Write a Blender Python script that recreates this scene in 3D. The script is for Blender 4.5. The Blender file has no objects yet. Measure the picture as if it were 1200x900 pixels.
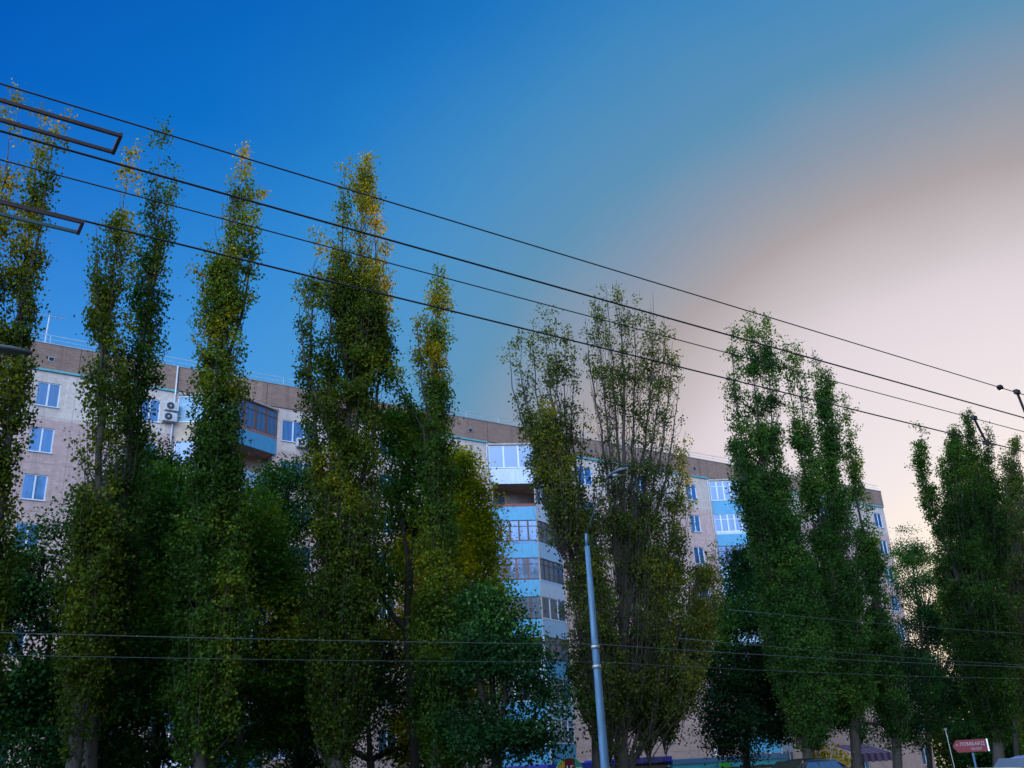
import bpy, bmesh, math, random
import numpy as np
from mathutils import Vector, Matrix

random.seed(7); RNG = np.random.default_rng(11)
R = math.radians
scene = bpy.context.scene
COL = scene.collection

# ------------------------------------------------------------------ frame
# x runs along the apartment block's facade, y away from the street, z up.
# The photographer stands on the near pavement at the origin.
CAM = np.array([0., 0., 1.65])
F_PX, P_W, P_H = 1102., 1200., 900.
PITCH, ROLL, YAW = R(22.2), R(3.07), R(55.2)
HEAD = np.array([math.cos(YAW), math.sin(YAW), 0.])
RIGHT0 = np.array([HEAD[1], -HEAD[0], 0.])
FWD = HEAD * math.cos(PITCH) + np.array([0, 0, math.sin(PITCH)])
UP0 = np.cross(RIGHT0, FWD)
RIGHT = math.cos(ROLL) * RIGHT0 - math.sin(ROLL) * UP0
UP = math.cos(ROLL) * UP0 + math.sin(ROLL) * RIGHT0

def at(px, py, n):
    """survey helper: where the sight line through photo point (px,py) meets the upright plane y=n"""
    v = FWD * F_PX + RIGHT * (px - P_W / 2) - UP * (py - P_H / 2)
    return CAM + v * (n / v[1])

def size(px, p):
    """metres spanned by px photo pixels at point p"""
    return px * float((np.asarray(p) - CAM) @ FWD) / F_PX

def gz(n):
    if n < 24: return 0.0
    if n < 44: return -1.6 * (n - 24) / 20
    return -1.6

# ------------------------------------------------------------------ object helpers
def tag(o, label=None, cat=None, group=None, kind=None):
    if label: o['label'] = label
    if cat: o['category'] = cat
    if group: o['group'] = group
    if kind: o['kind'] = kind
    return o

def thing(name, label, cat, loc=(0, 0, 0), rz=0, group=None):
    o = bpy.data.objects.new(name, None); COL.objects.link(o)
    o.location = loc; o.rotation_euler = (0, 0, rz); o.empty_display_size = .3
    return tag(o, label, cat, group)

def link(name, me, mat, parent=None, smooth=False):
    o = bpy.data.objects.new(name, me); COL.objects.link(o)
    mats = mat if isinstance(mat, (list, tuple)) else [mat]
    for m in mats: me.materials.append(m)
    if parent: o.parent = parent
    if smooth: me.polygons.foreach_set('use_smooth', [True] * len(me.polygons))
    return o

class MB:
    """collects quads/prisms in world or thing space and makes ONE mesh object"""
    def __init__(s): s.bm = bmesh.new()
    def box(s, a, b, mi=0):
        x0, y0, z0 = a; x1, y1, z1 = b
        v = [s.bm.verts.new(p) for p in ((x0,y0,z0),(x1,y0,z0),(x1,y1,z0),(x0,y1,z0),(x0,y0,z1),(x1,y0,z1),(x1,y1,z1),(x0,y1,z1))]
        for f in ((3,2,1,0),(4,5,6,7),(0,1,5,4),(1,2,6,5),(2,3,7,6),(3,0,4,7)):
            s.bm.faces.new([v[i] for i in f]).material_index = mi
        return s
    def prism(s, pts, z0, z1, mi=0):
        lo = [s.bm.verts.new((p[0], p[1], z0)) for p in pts]; hi = [s.bm.verts.new((p[0], p[1], z1)) for p in pts]
        s.bm.faces.new(lo[::-1]).material_index = mi; s.bm.faces.new(hi).material_index = mi
        n = len(pts)
        for i in range(n):
            s.bm.faces.new((lo[i], lo[(i+1) % n], hi[(i+1) % n], hi[i])).material_index = mi
        return s
    def bar(s, p, q, w, h, up=(0, 0, 1), mi=0):
        p = Vector(p); q = Vector(q); d = (q - p).normalized(); up = Vector(up)
        sd = d.cross(up)
        if sd.length < 1e-4: sd = d.cross(Vector((0, 1, 0)))
        sd.normalize(); u = sd.cross(d)
        v = []
        for c in (p, q):
            for a, b in ((-1,-1),(1,-1),(1,1),(-1,1)):
                v.append(s.bm.verts.new(c + sd * (a * w / 2) + u * (b * h / 2)))
        for f in ((0,1,2,3),(7,6,5,4),(0,4,5,1),(1,5,6,2),(2,6,7,3),(3,7,4,0)):
            s.bm.faces.new([v[i] for i in f]).material_index = mi
        return s
    def tube(s, pts, rad, seg=8, caps=True, mi=0):
        pts = [Vector(p) for p in pts]; rad = rad if isinstance(rad, (list, tuple)) else [rad] * len(pts)
        rings = []
        ref = None
        for i, p in enumerate(pts):
            d = (pts[min(i+1, len(pts)-1)] - pts[max(i-1, 0)]).normalized()
            if ref is None:
                ref = d.cross(Vector((0, 0, 1)))
                if ref.length < 1e-3: ref = Vector((1, 0, 0))
            a = (ref - d * ref.dot(d)).normalized(); ref = a; b = d.cross(a)
            rings.append([s.bm.verts.new(p + (a * math.cos(2*math.pi*k/seg) + b * math.sin(2*math.pi*k/seg)) * rad[i]) for k in range(seg)])
        for i in range(len(rings) - 1):
            for k in range(seg):
                s.bm.faces.new((rings[i][k], rings[i][(k+1) % seg], rings[i+1][(k+1) % seg], rings[i+1][k])).material_index = mi
        if caps:
            s.bm.faces.new(rings[0][::-1]).material_index = mi; s.bm.faces.new(rings[-1]).material_index = mi
        return s
    def quad(s, pts, mi=0):
        s.bm.faces.new([s.bm.verts.new(p) for p in pts]).material_index = mi; return s
    def make(s, name, mat, parent=None, smooth=False, bevel=0):
        bmesh.ops.recalc_face_normals(s.bm, faces=s.bm.faces)
        me = bpy.data.meshes.new(name); s.bm.to_mesh(me); s.bm.free()
        o = link(name, me, mat, parent, smooth)
        if bevel:
            m = o.modifiers.new('bevel', 'BEVEL'); m.width = bevel; m.segments = 2; m.limit_method = 'ANGLE'
        return o

# ------------------------------------------------------------------ materials
def new_mat(name):
    m = bpy.data.materials.new(name); m.use_nodes = True
    nt = m.node_tree; b = nt.nodes['Principled BSDF']
    return m, nt, b

def noise_node(nt, scale, detail=4, coord='Object', rough=.6, stretch=None):
    tc = nt.nodes.new('ShaderNodeTexCoord'); n = nt.nodes.new('ShaderNodeTexNoise')
    n.inputs['Scale'].default_value = scale; n.inputs['Detail'].default_value = detail; n.inputs['Roughness'].default_value = rough
    if stretch:
        mp = nt.nodes.new('ShaderNodeMapping'); mp.inputs['Scale'].default_value = stretch
        nt.links.new(tc.outputs[coord], mp.inputs[0]); nt.links.new(mp.outputs[0], n.inputs['Vector'])
    else: nt.links.new(tc.outputs[coord], n.inputs['Vector'])
    return n

def ramp_node(nt, fac, stops):
    r = nt.nodes.new('ShaderNodeValToRGB'); e = r.color_ramp.elements
    while len(e) < len(stops): e.new(.5)
    for el, (p, c) in zip(e, stops):
        el.position = p; el.color = (*c, 1)
    nt.links.new(fac, r.inputs[0]); return r

def mixc(nt, a, b, fac, mode='MIX'):
    m = nt.nodes.new('ShaderNodeMix'); m.data_type = 'RGBA'; m.blend_type = mode
    for sock, v in ((m.inputs[6], a), (m.inputs[7], b), (m.inputs[0], fac)):
        if hasattr(v, 'links'): nt.links.new(v, sock)
        elif isinstance(v, (tuple, list)): sock.default_value = (*v, 1)
        else: sock.default_value = v
    return m.outputs[2]

def sc(c, k): return tuple(min(1, x * k) for x in c)

def plain(name, c, rough=.6, var=.18, scale=3., metal=0., spec=.5, bump=0., stretch=None):
    m, nt, b = new_mat(name)
    n = noise_node(nt, scale, 5, stretch=stretch)
    r = ramp_node(nt, n.outputs[0], [(.3, sc(c, 1 - var)), (.7, sc(c, 1 + var))])
    nt.links.new(r.outputs[0], b.inputs['Base Color'])
    b.inputs['Roughness'].default_value = rough; b.inputs['Metallic'].default_value = metal
    b.inputs['Specular IOR Level'].default_value = spec
    if bump:
        bp = nt.nodes.new('ShaderNodeBump'); bp.inputs['Strength'].default_value = bump; bp.inputs['Distance'].default_value = .02
        nt.links.new(n.outputs[0], bp.inputs['Height']); nt.links.new(bp.outputs[0], b.inputs['Normal'])
    return m

def math_node(nt, op, a, b=None, c=None):
    m = nt.nodes.new('ShaderNodeMath'); m.operation = op
    for i, v in enumerate((a, b, c)):
        if v is None: continue
        if hasattr(v, 'links'): nt.links.new(v, m.inputs[i])
        else: m.inputs[i].default_value = v
    return m.outputs[0]

def facade_mat(name, c, seam_x, off_x, seam_z, off_z, seam_col=.45, tiles=None, streak=.5, upper=None):
    """plastered/tiled precast panels: joints, fine tile lines, blotches and vertical dirt streaks"""
    m, nt, b = new_mat(name)
    tc = nt.nodes.new('ShaderNodeTexCoord'); sx = nt.nodes.new('ShaderNodeSeparateXYZ')
    nt.links.new(tc.outputs['Object'], sx.inputs[0])
    X, Z = sx.outputs[0], sx.outputs[2]
    base = mixc(nt, c, c, 0)
    if upper:
        zc, c2 = upper
        base = mixc(nt, c, c2, math_node(nt, 'GREATER_THAN', Z, zc))
    blot = noise_node(nt, .35, 6)
    base = mixc(nt, base, (.5, .5, .5), math_node(nt, 'MULTIPLY', .3, blot.outputs[0]), 'OVERLAY')
    pt = nt.nodes.new('ShaderNodeTexVoronoi'); pt.inputs['Scale'].default_value = .28; pt.distance = 'CHEBYCHEV'; nt.links.new(tc.outputs['Object'], pt.inputs['Vector'])
    base = mixc(nt, base, ramp_node(nt, pt.outputs['Color'], [(.2, (.80, .79, .80)), (.8, (1.0, 1.0, 1.0))]).outputs[0], 1.0, 'MULTIPLY')
    grain = noise_node(nt, 9, 3)
    base = mixc(nt, base, ramp_node(nt, grain.outputs[0], [(.3, (.86, .86, .86)), (.7, (1, 1, 1))]).outputs[0], 1.0, 'MULTIPLY')
    st = noise_node(nt, 1, 4, stretch=(2.2, 1, .12))
    stf = ramp_node(nt, st.outputs[0], [(.5, (0, 0, 0)), (.72, (1, 1, 1))])
    base = mixc(nt, base, sc(c, .42), math_node(nt, 'MULTIPLY', stf.outputs[0], streak))
    if tiles:
        w, h, k = tiles
        br = nt.nodes.new('ShaderNodeTexBrick'); cx = nt.nodes.new('ShaderNodeCombineXYZ')
        nt.links.new(X, cx.inputs[0]); nt.links.new(Z, cx.inputs[1]); nt.links.new(cx.outputs[0], br.inputs['Vector'])
        br.inputs['Scale'].default_value = 1; br.inputs['Brick Width'].default_value = w; br.inputs['Row Height'].default_value = h
        br.inputs['Mortar Size'].default_value = .012; br.offset = 0 if w == h else .5
        br.inputs['Color1'].default_value = (1, 1, 1, 1); br.inputs['Color2'].default_value = (.84, .82, .8, 1); br.inputs['Mortar'].default_value = (k, k, k, 1)
        base = mixc(nt, base, br.outputs['Color'], 1.0, 'MULTIPLY')
    seams = None
    for co, per, off in ((X, seam_x, off_x), (Z, seam_z, off_z)):
        if not per: continue
        fr = math_node(nt, 'FRACT', math_node(nt, 'DIVIDE', math_node(nt, 'SUBTRACT', co, off - 100 * per), per))
        hit = math_node(nt, 'LESS_THAN', math_node(nt, 'ABSOLUTE', math_node(nt, 'SUBTRACT', fr, .5)), .028 / per)
        seams = hit if seams is None else math_node(nt, 'MAXIMUM', seams, hit)
    if seams is not None:
        base = mixc(nt, base, sc(c, .25), math_node(nt, 'MULTIPLY', seams, seam_col))
    nt.links.new(base, b.inputs['Base Color']); b.inputs['Roughness'].default_value = .85
    b.inputs['Specular IOR Level'].default_value = .25
    bp = nt.nodes.new('ShaderNodeBump'); bp.inputs['Strength'].default_value = .25; bp.inputs['Distance'].default_value = .02
    nt.links.new(grain.outputs[0], bp.inputs['Height']); nt.links.new(bp.outputs[0], b.inputs['Normal'])
    return m

def leaf_mat(name, stops, trans=.34):
    m, nt, b = new_mat(name); out = nt.nodes['Material Output']
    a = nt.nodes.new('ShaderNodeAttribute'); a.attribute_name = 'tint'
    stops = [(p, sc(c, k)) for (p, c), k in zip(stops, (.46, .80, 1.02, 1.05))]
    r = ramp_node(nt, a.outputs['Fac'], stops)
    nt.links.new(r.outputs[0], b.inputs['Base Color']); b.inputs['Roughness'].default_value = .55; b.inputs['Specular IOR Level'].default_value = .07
    t = nt.nodes.new('ShaderNodeBsdfTranslucent')
    br = mixc(nt, r.outputs[0], (1., .95, .35), 1.0, 'MULTIPLY')
    hs = nt.nodes.new('ShaderNodeHueSaturation'); hs.inputs['Value'].default_value = 1.7; hs.inputs['Saturation'].default_value = 1.05
    nt.links.new(br, hs.inputs['Color']); nt.links.new(hs.outputs[0], t.inputs[0])
    mx = nt.nodes.new('ShaderNodeMixShader'); mx.inputs[0].default_value = trans
    nt.links.new(b.outputs[0], mx.inputs[1]); nt.links.new(t.outputs[0], mx.inputs[2]); nt.links.new(mx.outputs[0], out.inputs[0])
    return m

def pane_mat(name, c, refl=.4, tint=(.7, .85, 1)):
    m, nt, b = new_mat(name); out = nt.nodes['Material Output']
    oi = nt.nodes.new('ShaderNodeObjectInfo')
    w = nt.nodes.new('ShaderNodeTexWave'); w.inputs['Scale'].default_value = .9; w.inputs['Distortion'].default_value = 3.; w.bands_direction = 'X'
    tc = nt.nodes.new('ShaderNodeTexCoord'); nt.links.new(tc.outputs['Object'], w.inputs['Vector'])
    fold = ramp_node(nt, w.outputs['Fac'], [(0, sc(c, .8)), (1, sc(c, 1.2))])
    some = ramp_node(nt, oi.outputs['Random'], [(.0, (.1, .1, .1)), (.45, (.35, .35, .35)), (.7, (1, 1, 1)), (1, (1, 1, 1))])
    cc = mixc(nt, fold.outputs[0], some.outputs[0], 1., 'MULTIPLY')
    nt.links.new(cc, b.inputs['Base Color']); b.inputs['Roughness'].default_value = .5
    g = nt.nodes.new('ShaderNodeBsdfGlossy'); g.inputs[0].default_value = (*tint, 1); g.inputs[1].default_value = .04
    nz = noise_node(nt, .8, 2); bp = nt.nodes.new('ShaderNodeBump'); bp.inputs['Strength'].default_value = .08
    nt.links.new(nz.outputs[0], bp.inputs['Height']); nt.links.new(bp.outputs[0], g.inputs['Normal'])
    mx = nt.nodes.new('ShaderNodeMixShader'); mx.inputs[0].default_value = refl
    nt.links.new(b.outputs[0], mx.inputs[1]); nt.links.new(g.outputs[0], mx.inputs[2]); nt.links.new(mx.outputs[0], out.inputs[0])
    return m

M = dict(
    wall=facade_mat('pink_panel_plaster', (.60, .42, .395), 5.8, 8.06 - 2.9, 2.8, 24.6 - 1.4, .35, tiles=(.30, .15, .82), upper=(21.72, (.67, .56, .505))),
    side=facade_mat('grey_end_panels', (.36, .29, .26), 3.0, 0, 2.8, 24.6 - 1.4, .5, streak=.3),
    parapet=facade_mat('brown_parapet_panels', (.33, .215, .17), 5.8, 8.06 - 2.9, 0, 0, .9, tiles=(.44, .135, .55), streak=.7),
    loggia=plain('loggia_beige_plaster', (.42, .31, .24), .9, .2, 1.2),
    slab=plain('balcony_concrete', (.33, .29, .27), .85, .25, 2),
    teal=plain('teal_ledge_paint', (.09, .30, .33), .6, .2, 3),
    white=plain('white_window_plastic', (.55, .58, .64), .4, .06, 2),
    brown=plain('brown_window_wood', (.16, .055, .035), .6, .3, 4, stretch=(6, 6, .6)),
    darkwood=plain('dark_window_wood', (.07, .045, .04), .6, .3, 4),
    blue=plain('bright_blue_panel', (.06, .25, .42), .5, .16, 2.5, stretch=(3, 3, .6)),
    paleblue=plain('pale_blue_panel', (.27, .40, .53), .5, .12, 2.5, stretch=(3, 3, .6)),
    whitepanel=plain('white_corrugated_panel', (.42, .47, .56), .5, .16, 2.5, stretch=(4, 4, .5)),
    redrail=plain('rust_red_rail', (.17, .05, .045), .7, .25, 4),
    brownpanel=plain('brown_tile_panel', (.20, .12, .115), .7, .3, 5),
    pane=pane_mat('window_glass', (.03, .11, .24), .27, (.22, .45, .8)),
    pane_dark=pane_mat('loggia_glass', (.05, .08, .12), .17, (.4, .55, .8)),
    louvre=plain('blue_white_louvre', (.13, .27, .40), .4, .35, 3, stretch=(.2, .2, 9)),
    roof=plain('bitumen_roof', (.06, .06, .06), .9, .2, 2),
    metal=plain('grey_metal', (.30, .31, .33), .45, .15, 5, metal=.6),
    rail=plain('pale_rail_metal', (.42, .44, .48), .5, .15, 5, metal=.3),
    dark=plain('dark_void', (.012, .012, .014), .9, .2, 3),
    ac=plain('white_air_conditioner_case', (.42, .43, .46), .6, .15, 3),
    fan=plain('black_fan_grille', (.03, .03, .035), .5, .2, 3),
    wire=plain('black_wire', (.012, .011, .016), .5, .2, 8, metal=.3),
    frame=plain('dark_insulator_frame', (.035, .02, .03), .5, .25, 6),
    tealbar=plain('teal_painted_bar', (.035, .10, .12), .5, .2, 6),
    cable=plain('grey_service_cable', (.05, .065, .08), .6, .15, 8),
    lamp=plain('blue_grey_pole_paint', (.042, .105, .19), .6, .4, 2.2, bump=.15, stretch=(4, 4, .7)),
    lamphead=plain('grey_lamp_housing', (.045, .06, .08), .5, .15, 4),
    lens=plain('lamp_glass_bowl', (.25, .30, .28), .15, .08, 4),
    asphalt=plain('asphalt', (.05, .05, .053), .9, .3, 12, bump=.3),
    paving=plain('pavement_slabs', (.20, .19, .18), .9, .2, 4, bump=.2),
    kerb=plain('kerb_stone', (.30, .29, .28), .85, .15, 5),
    paint=plain('road_paint', (.7, .7, .68), .7, .15, 9),
    soil=plain('grass_and_soil', (.045, .055, .022), .95, .4, 2.5, bump=.4),
    bark=plain('grey_brown_bark', (.034, .029, .027), .9, .35, 3.5, bump=.6, stretch=(7, 7, .9)),
    barkdark=plain('dark_bark', (.018, .015, .014), .9, .35, 3.5, bump=.6, stretch=(7, 7, .9)),
    red=plain('red_sign_face', (.12, .004, .012), .6, .1, 3),
    signwhite=plain('white_sign_paint', (.78, .78, .78), .5, .06, 3),
    signgrey=plain('faded_sign_lettering', (.28, .25, .29), .6, .15, 6),
    navy=plain('navy_kiosk_panel', (.02, .03, .30), .45, .12, 2),
    cyan=plain('turquoise_fascia', (.05, .42, .55), .45, .12, 2),
    steelblue=plain('steel_blue_fascia', (.08, .20, .38), .5, .15, 2),
    green=plain('green_sign_face', (.02, .26, .17), .45, .1, 3),
    yellow=plain('yellow_sign_face', (.55, .33, .02), .45, .1, 3),
    grassgreen=plain('bright_green_sign', (.05, .42, .05), .45, .1, 3),
    purple=plain('purple_awning_cloth', (.05, .018, .075), .8, .15, 3),
    lilac=plain('pale_lilac_cloth', (.11, .085, .14), .8, .12, 3),
    orange=plain('orange_panel', (.60, .20, .05), .5, .12, 3),
    kiosk=plain('kiosk_cladding', (.30, .28, .27), .7, .15, 2),
    shopglass=pane_mat('shop_glass', (.05, .07, .09), .3),
    rubber=plain('tyre_rubber', (.02, .02, .02), .8, .2, 6),
    rim=plain('wheel_rim_metal', (.45, .46, .48), .35, .1, 5, metal=.8),
    carglass=pane_mat('car_glass', (.02, .025, .03), .25),
    headlight=plain('headlight_lens', (.6, .62, .65), .15, .05, 4),
    taillight=plain('tail_light_lens', (.3, .01, .01), .2, .05, 4),
    carteal=plain('teal_car_paint', (.03, .26, .30), .25, .05, 2, metal=.3),
    carblue=plain('blue_car_paint', (.03, .16, .48), .25, .05, 2, metal=.3),
    carblack=plain('black_car_paint', (.012, .012, .016), .25, .05, 2, metal=.2),
    plate=plain('number_plate', (.7, .7, .7), .5, .03, 3),
)
LEAF = dict(
    green=leaf_mat('poplar_leaves_green', [(0, (.016, .052, .008)), (.45, (.036, .090, .012)), (.8, (.105, .135, .010)), (1, (.24, .17, .006))]),
    gold=leaf_mat('poplar_leaves_olive_gold', [(0, (.024, .054, .008)), (.45, (.052, .090, .009)), (.75, (.125, .130, .008)), (1, (.28, .19, .007))]),  # warm stops carry autumn colour and painted low sun
    bright=leaf_mat('poplar_leaves_bright', [(0, (.016, .058, .014)), (.5, (.034, .096, .018)), (.85, (.085, .135, .014)), (1, (.24, .19, .010))]),
    sparse=leaf_mat('poplar_leaves_brown_olive', [(0, (.028, .050, .014)), (.5, (.058, .090, .016)), (.85, (.115, .120, .014)), (1, (.26, .17, .010))]),
    deep=leaf_mat('broad_leaves_deep_green', [(0, (.008, .036, .014)), (.5, (.018, .070, .018)), (.85, (.042, .110, .016)), (1, (.10, .14, .012))], .2),
    mid=leaf_mat('broad_leaves_mid_green', [(0, (.012, .054, .010)), (.5, (.027, .092, .011)), (.85, (.060, .13, .010)), (1, (.19, .17, .006))], .35),
    yellow=leaf_mat('broad_leaves_yellow_green', [(0, (.040, .095, .007)), (.45, (.115, .175, .006)), (.75, (.26, .25, .005)), (1, (.46, .30, .004))], .42),
    olive=leaf_mat('broad_leaves_olive', [(0, (.024, .040, .010)), (.5, (.058, .078, .010)), (1, (.20, .15, .01))], .5),
)

# ------------------------------------------------------------------ camera
cd = bpy.data.cameras.new('camera'); cam = bpy.data.objects.new('camera', cd); COL.objects.link(cam)
cd.sensor_width = 36; cd.lens = 36 * F_PX / P_W; cd.clip_start = .1; cd.clip_end = 6000
mw = Matrix.Identity(4)
for i in range(3):
    mw[i][0], mw[i][1], mw[i][2], mw[i][3] = RIGHT[i], UP[i], -FWD[i], CAM[i]
cam.matrix_world = mw
scene.camera = cam

# ------------------------------------------------------------------ sky and sun
SUN_AZ = YAW - R(30.2); SUN_EL = R(7.5)                      # low sun just past the block's far end
SD = Vector((math.cos(SUN_AZ) * math.cos(SUN_EL), math.sin(SUN_AZ) * math.cos(SUN_EL), math.sin(SUN_EL)))
GLOW = Vector((math.cos(SUN_AZ) * math.cos(R(2.5)), math.sin(SUN_AZ) * math.cos(R(2.5)), math.sin(R(2.5))))
def srgb(r, g, b):
    return tuple(((c / 255) / 12.92 if c / 255 < .04045 else ((c / 255 + .055) / 1.055) ** 2.4) for c in (r, g, b))
w = bpy.data.worlds.new('World'); scene.world = w; w.use_nodes = True
nt = w.node_tree; bg = nt.nodes['Background']; bg.inputs[1].default_value = .1
tc = nt.nodes.new('ShaderNodeTexCoord')
nrm = nt.nodes.new('ShaderNodeVectorMath'); nrm.operation = 'NORMALIZE'; nt.links.new(tc.outputs['Generated'], nrm.inputs[0])
dot = nt.nodes.new('ShaderNodeVectorMath'); dot.operation = 'DOT_PRODUCT'; 
flat = nt.nodes.new('ShaderNodeVectorMath'); flat.operation = 'MULTIPLY'; nt.links.new(nrm.outputs[0], flat.inputs[0]); flat.inputs[1].default_value = (1, 1, 1.13)
fln = nt.nodes.new('ShaderNodeVectorMath'); fln.operation = 'NORMALIZE'; nt.links.new(flat.outputs[0], fln.inputs[0])
nt.links.new(fln.outputs[0], dot.inputs[0]); dot.inputs[1].default_value = GLOW
ang = math_node(nt, 'DIVIDE', math_node(nt, 'ARCCOSINE', dot.outputs['Value']), math.pi)
hz = nt.nodes.new('ShaderNodeTexNoise'); hz.inputs['Scale'].default_value = 2.6; hz.inputs['Detail'].default_value = 3
nt.links.new(nrm.outputs[0], hz.inputs['Vector'])
ang = math_node(nt, 'ADD', ang, math_node(nt, 'MULTIPLY', math_node(nt, 'SUBTRACT', hz.outputs[0], .5), .035))
stops = [(0, (1.7, 1.30, .75)), (11, (1.05, .90, .74)), (17, srgb(242, 232, 234)), (21.5, srgb(234, 224, 229)), (25.5, srgb(224, 213, 219)), (29, srgb(198, 188, 191)), (31.5, srgb(175, 166, 168)),
         (35, srgb(144, 156, 174)), (39.5, srgb(98, 150, 186)), (46, srgb(76, 150, 206)), (54, srgb(40, 142, 222)), (62, srgb(10, 128, 222)), (72, srgb(0, 110, 212)),
         (84, srgb(30, 100, 200)), (106, (.60, .66, .85)), (130, (.96, .96, .99)), (180, (.96, .96, .99))]
rmp = ramp_node(nt, ang, [(p / 180, c) for p, c in [(max(0, q - 1.2), k_) for q, k_ in stops]])
sep = nt.nodes.new('ShaderNodeSeparateXYZ'); nt.links.new(nrm.outputs[0], sep.inputs[0])
low = nt.nodes.new('ShaderNodeMapRange'); low.inputs[1].default_value = .60; low.inputs[2].default_value = .18; low.inputs[3].default_value = 0; low.inputs[4].default_value = .72
nt.links.new(sep.outputs[2], low.inputs[0])
far = nt.nodes.new('ShaderNodeMapRange'); far.inputs[1].default_value = 38 / 180; far.inputs[2].default_value = 55 / 180
nt.links.new(ang, far.inputs[0])
skyc = mixc(nt, rmp.outputs[0], srgb(104, 172, 232), math_node(nt, 'MULTIPLY', low.outputs[0], far.outputs[0]))
ns = nt.nodes.new('ShaderNodeTexSky'); ns.sky_type = 'NISHITA'; ns.sun_disc = False
ns.sun_elevation = SUN_EL; ns.sun_rotation = math.pi / 2 - SUN_AZ
sk10 = nt.nodes.new('ShaderNodeVectorMath'); sk10.operation = 'SCALE'; sk10.inputs['Scale'].default_value = 10.0
# the sky is brightest overhead and opposite the sun, above and behind the photographer
back = nt.nodes.new('ShaderNodeMapRange'); back.inputs[1].default_value = 95 / 180; back.inputs[2].default_value = 140 / 180; back.inputs[3].default_value = 1; back.inputs[4].default_value = 9.0
back.interpolation_type = 'SMOOTHSTEP'; nt.links.new(ang, back.inputs[0])
zen = nt.nodes.new('ShaderNodeMapRange'); zen.inputs[1].default_value = .76; zen.inputs[2].default_value = .96; zen.interpolation_type = 'SMOOTHSTEP'
nt.links.new(sep.outputs[2], zen.inputs[0])
deepn = nt.nodes.new('ShaderNodeMapRange'); deepn.inputs[1].default_value = .38; deepn.inputs[2].default_value = .70; deepn.inputs[4].default_value = .86
nt.links.new(sep.outputs[2], deepn.inputs[0])
deepf = math_node(nt, 'MULTIPLY', deepn.outputs[0], math_node(nt, 'ADD', .2, math_node(nt, 'MULTIPLY', far.outputs[0], .75)))
skyc = mixc(nt, skyc, (.22, .52, .64), deepf, 'MULTIPLY')
skyc = mixc(nt, skyc, (.62, .78, 1.0), math_node(nt, 'MULTIPLY', zen.outputs[0], .9))
bk = nt.nodes.new('ShaderNodeVectorMath'); bk.operation = 'SCALE'; nt.links.new(skyc, bk.inputs[0])
nt.links.new(math_node(nt, 'MULTIPLY', back.outputs[0], math_node(nt, 'ADD', 1.0, math_node(nt, 'MULTIPLY', zen.outputs[0], .3))), bk.inputs['Scale'])
skyc = bk.outputs[0]
hzn = nt.nodes.new('ShaderNodeMapRange'); hzn.inputs[1].default_value = .05; hzn.inputs[2].default_value = .44; hzn.inputs[3].default_value = .22; hzn.inputs[4].default_value = 1
nt.links.new(sep.outputs[2], hzn.inputs[0])
bfr = nt.nodes.new('ShaderNodeMapRange'); bfr.inputs[1].default_value = 85 / 180; bfr.inputs[2].default_value = 115 / 180; nt.links.new(ang, bfr.inputs[0])
dusk = mixc(nt, skyc, (.16, .30, .62), 1.0, 'MULTIPLY')        # low sky opposite the sun, dimmed to darken the lower storeys
skyc = mixc(nt, skyc, dusk, math_node(nt, 'MULTIPLY', bfr.outputs[0], math_node(nt, 'SUBTRACT', 1.0, hzn.outputs[0])))
nt.links.new(skyc, sk10.inputs[0])
mixs = mixc(nt, sk10.outputs[0], ns.outputs[0], .02)
nt.links.new(mixs, bg.inputs[0])

sl = bpy.data.lights.new('sun', 'SUN'); sun = bpy.data.objects.new('sun', sl); COL.objects.link(sun)
sl.energy = 5.0; sl.use_shadow = True; sl.angle = R(.6); sl.color = (1.0, .72, .38)
sun.rotation_euler = SD.to_track_quat('Z', 'Y').to_euler()
sun.location = (60, 30, 60)

# ------------------------------------------------------------------ ground, road, pavements
def sheet(name, prof, x0, x1, mat, nx=1):
    """a ground sheet: profile of (y, z) swept along x"""
    m = MB(); xs = [x0 + (x1 - x0) * i / nx for i in range(nx + 1)]
    g = [[m.bm.verts.new((x, y, z)) for (y, z) in prof] for x in xs]
    for i in range(nx):
        for j in range(len(prof) - 1):
            m.bm.faces.new((g[i][j], g[i+1][j], g[i+1][j+1], g[i][j+1]))
    o = m.make(name, mat); tag(o, kind='structure'); return o
sheet('ground', [(-1500, -.02), (-4.2, -.02), (-4.0, -.3), (18.2, -.3), (22.3, -.3), (22.5, -.02), (24, -.02), (44, -1.6), (72, -1.6), (3000, -1.6)], -1500, 3000, M['soil'], 8)
sheet('road', [(2.6, -.13), (18.0, -.13)], -400, 900, M['asphalt'])
for name, y0, y1 in (('pavement_near', -4.1, 2.44), ('pavement_far', 18.16, 22.4)):
    m = MB().box((-400, y0, -.28), (900, y1, 0)); tag(m.make(name, M['paving']), kind='structure')
for name, y0, y1 in (('kerb_near', 2.45, 2.6), ('kerb_far', 18.0, 18.15)):
    m = MB().box((-400, y0, -.28), (900, y1, .012)); tag(m.make(name, M['kerb']), kind='structure')
m = MB()
for i in range(-20, 60): m.box((i * 6, 10.24, -.126), (i * 6 + 3, 10.36, -.122))
tag(m.make('road_markings', M['paint']), kind='structure')

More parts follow.
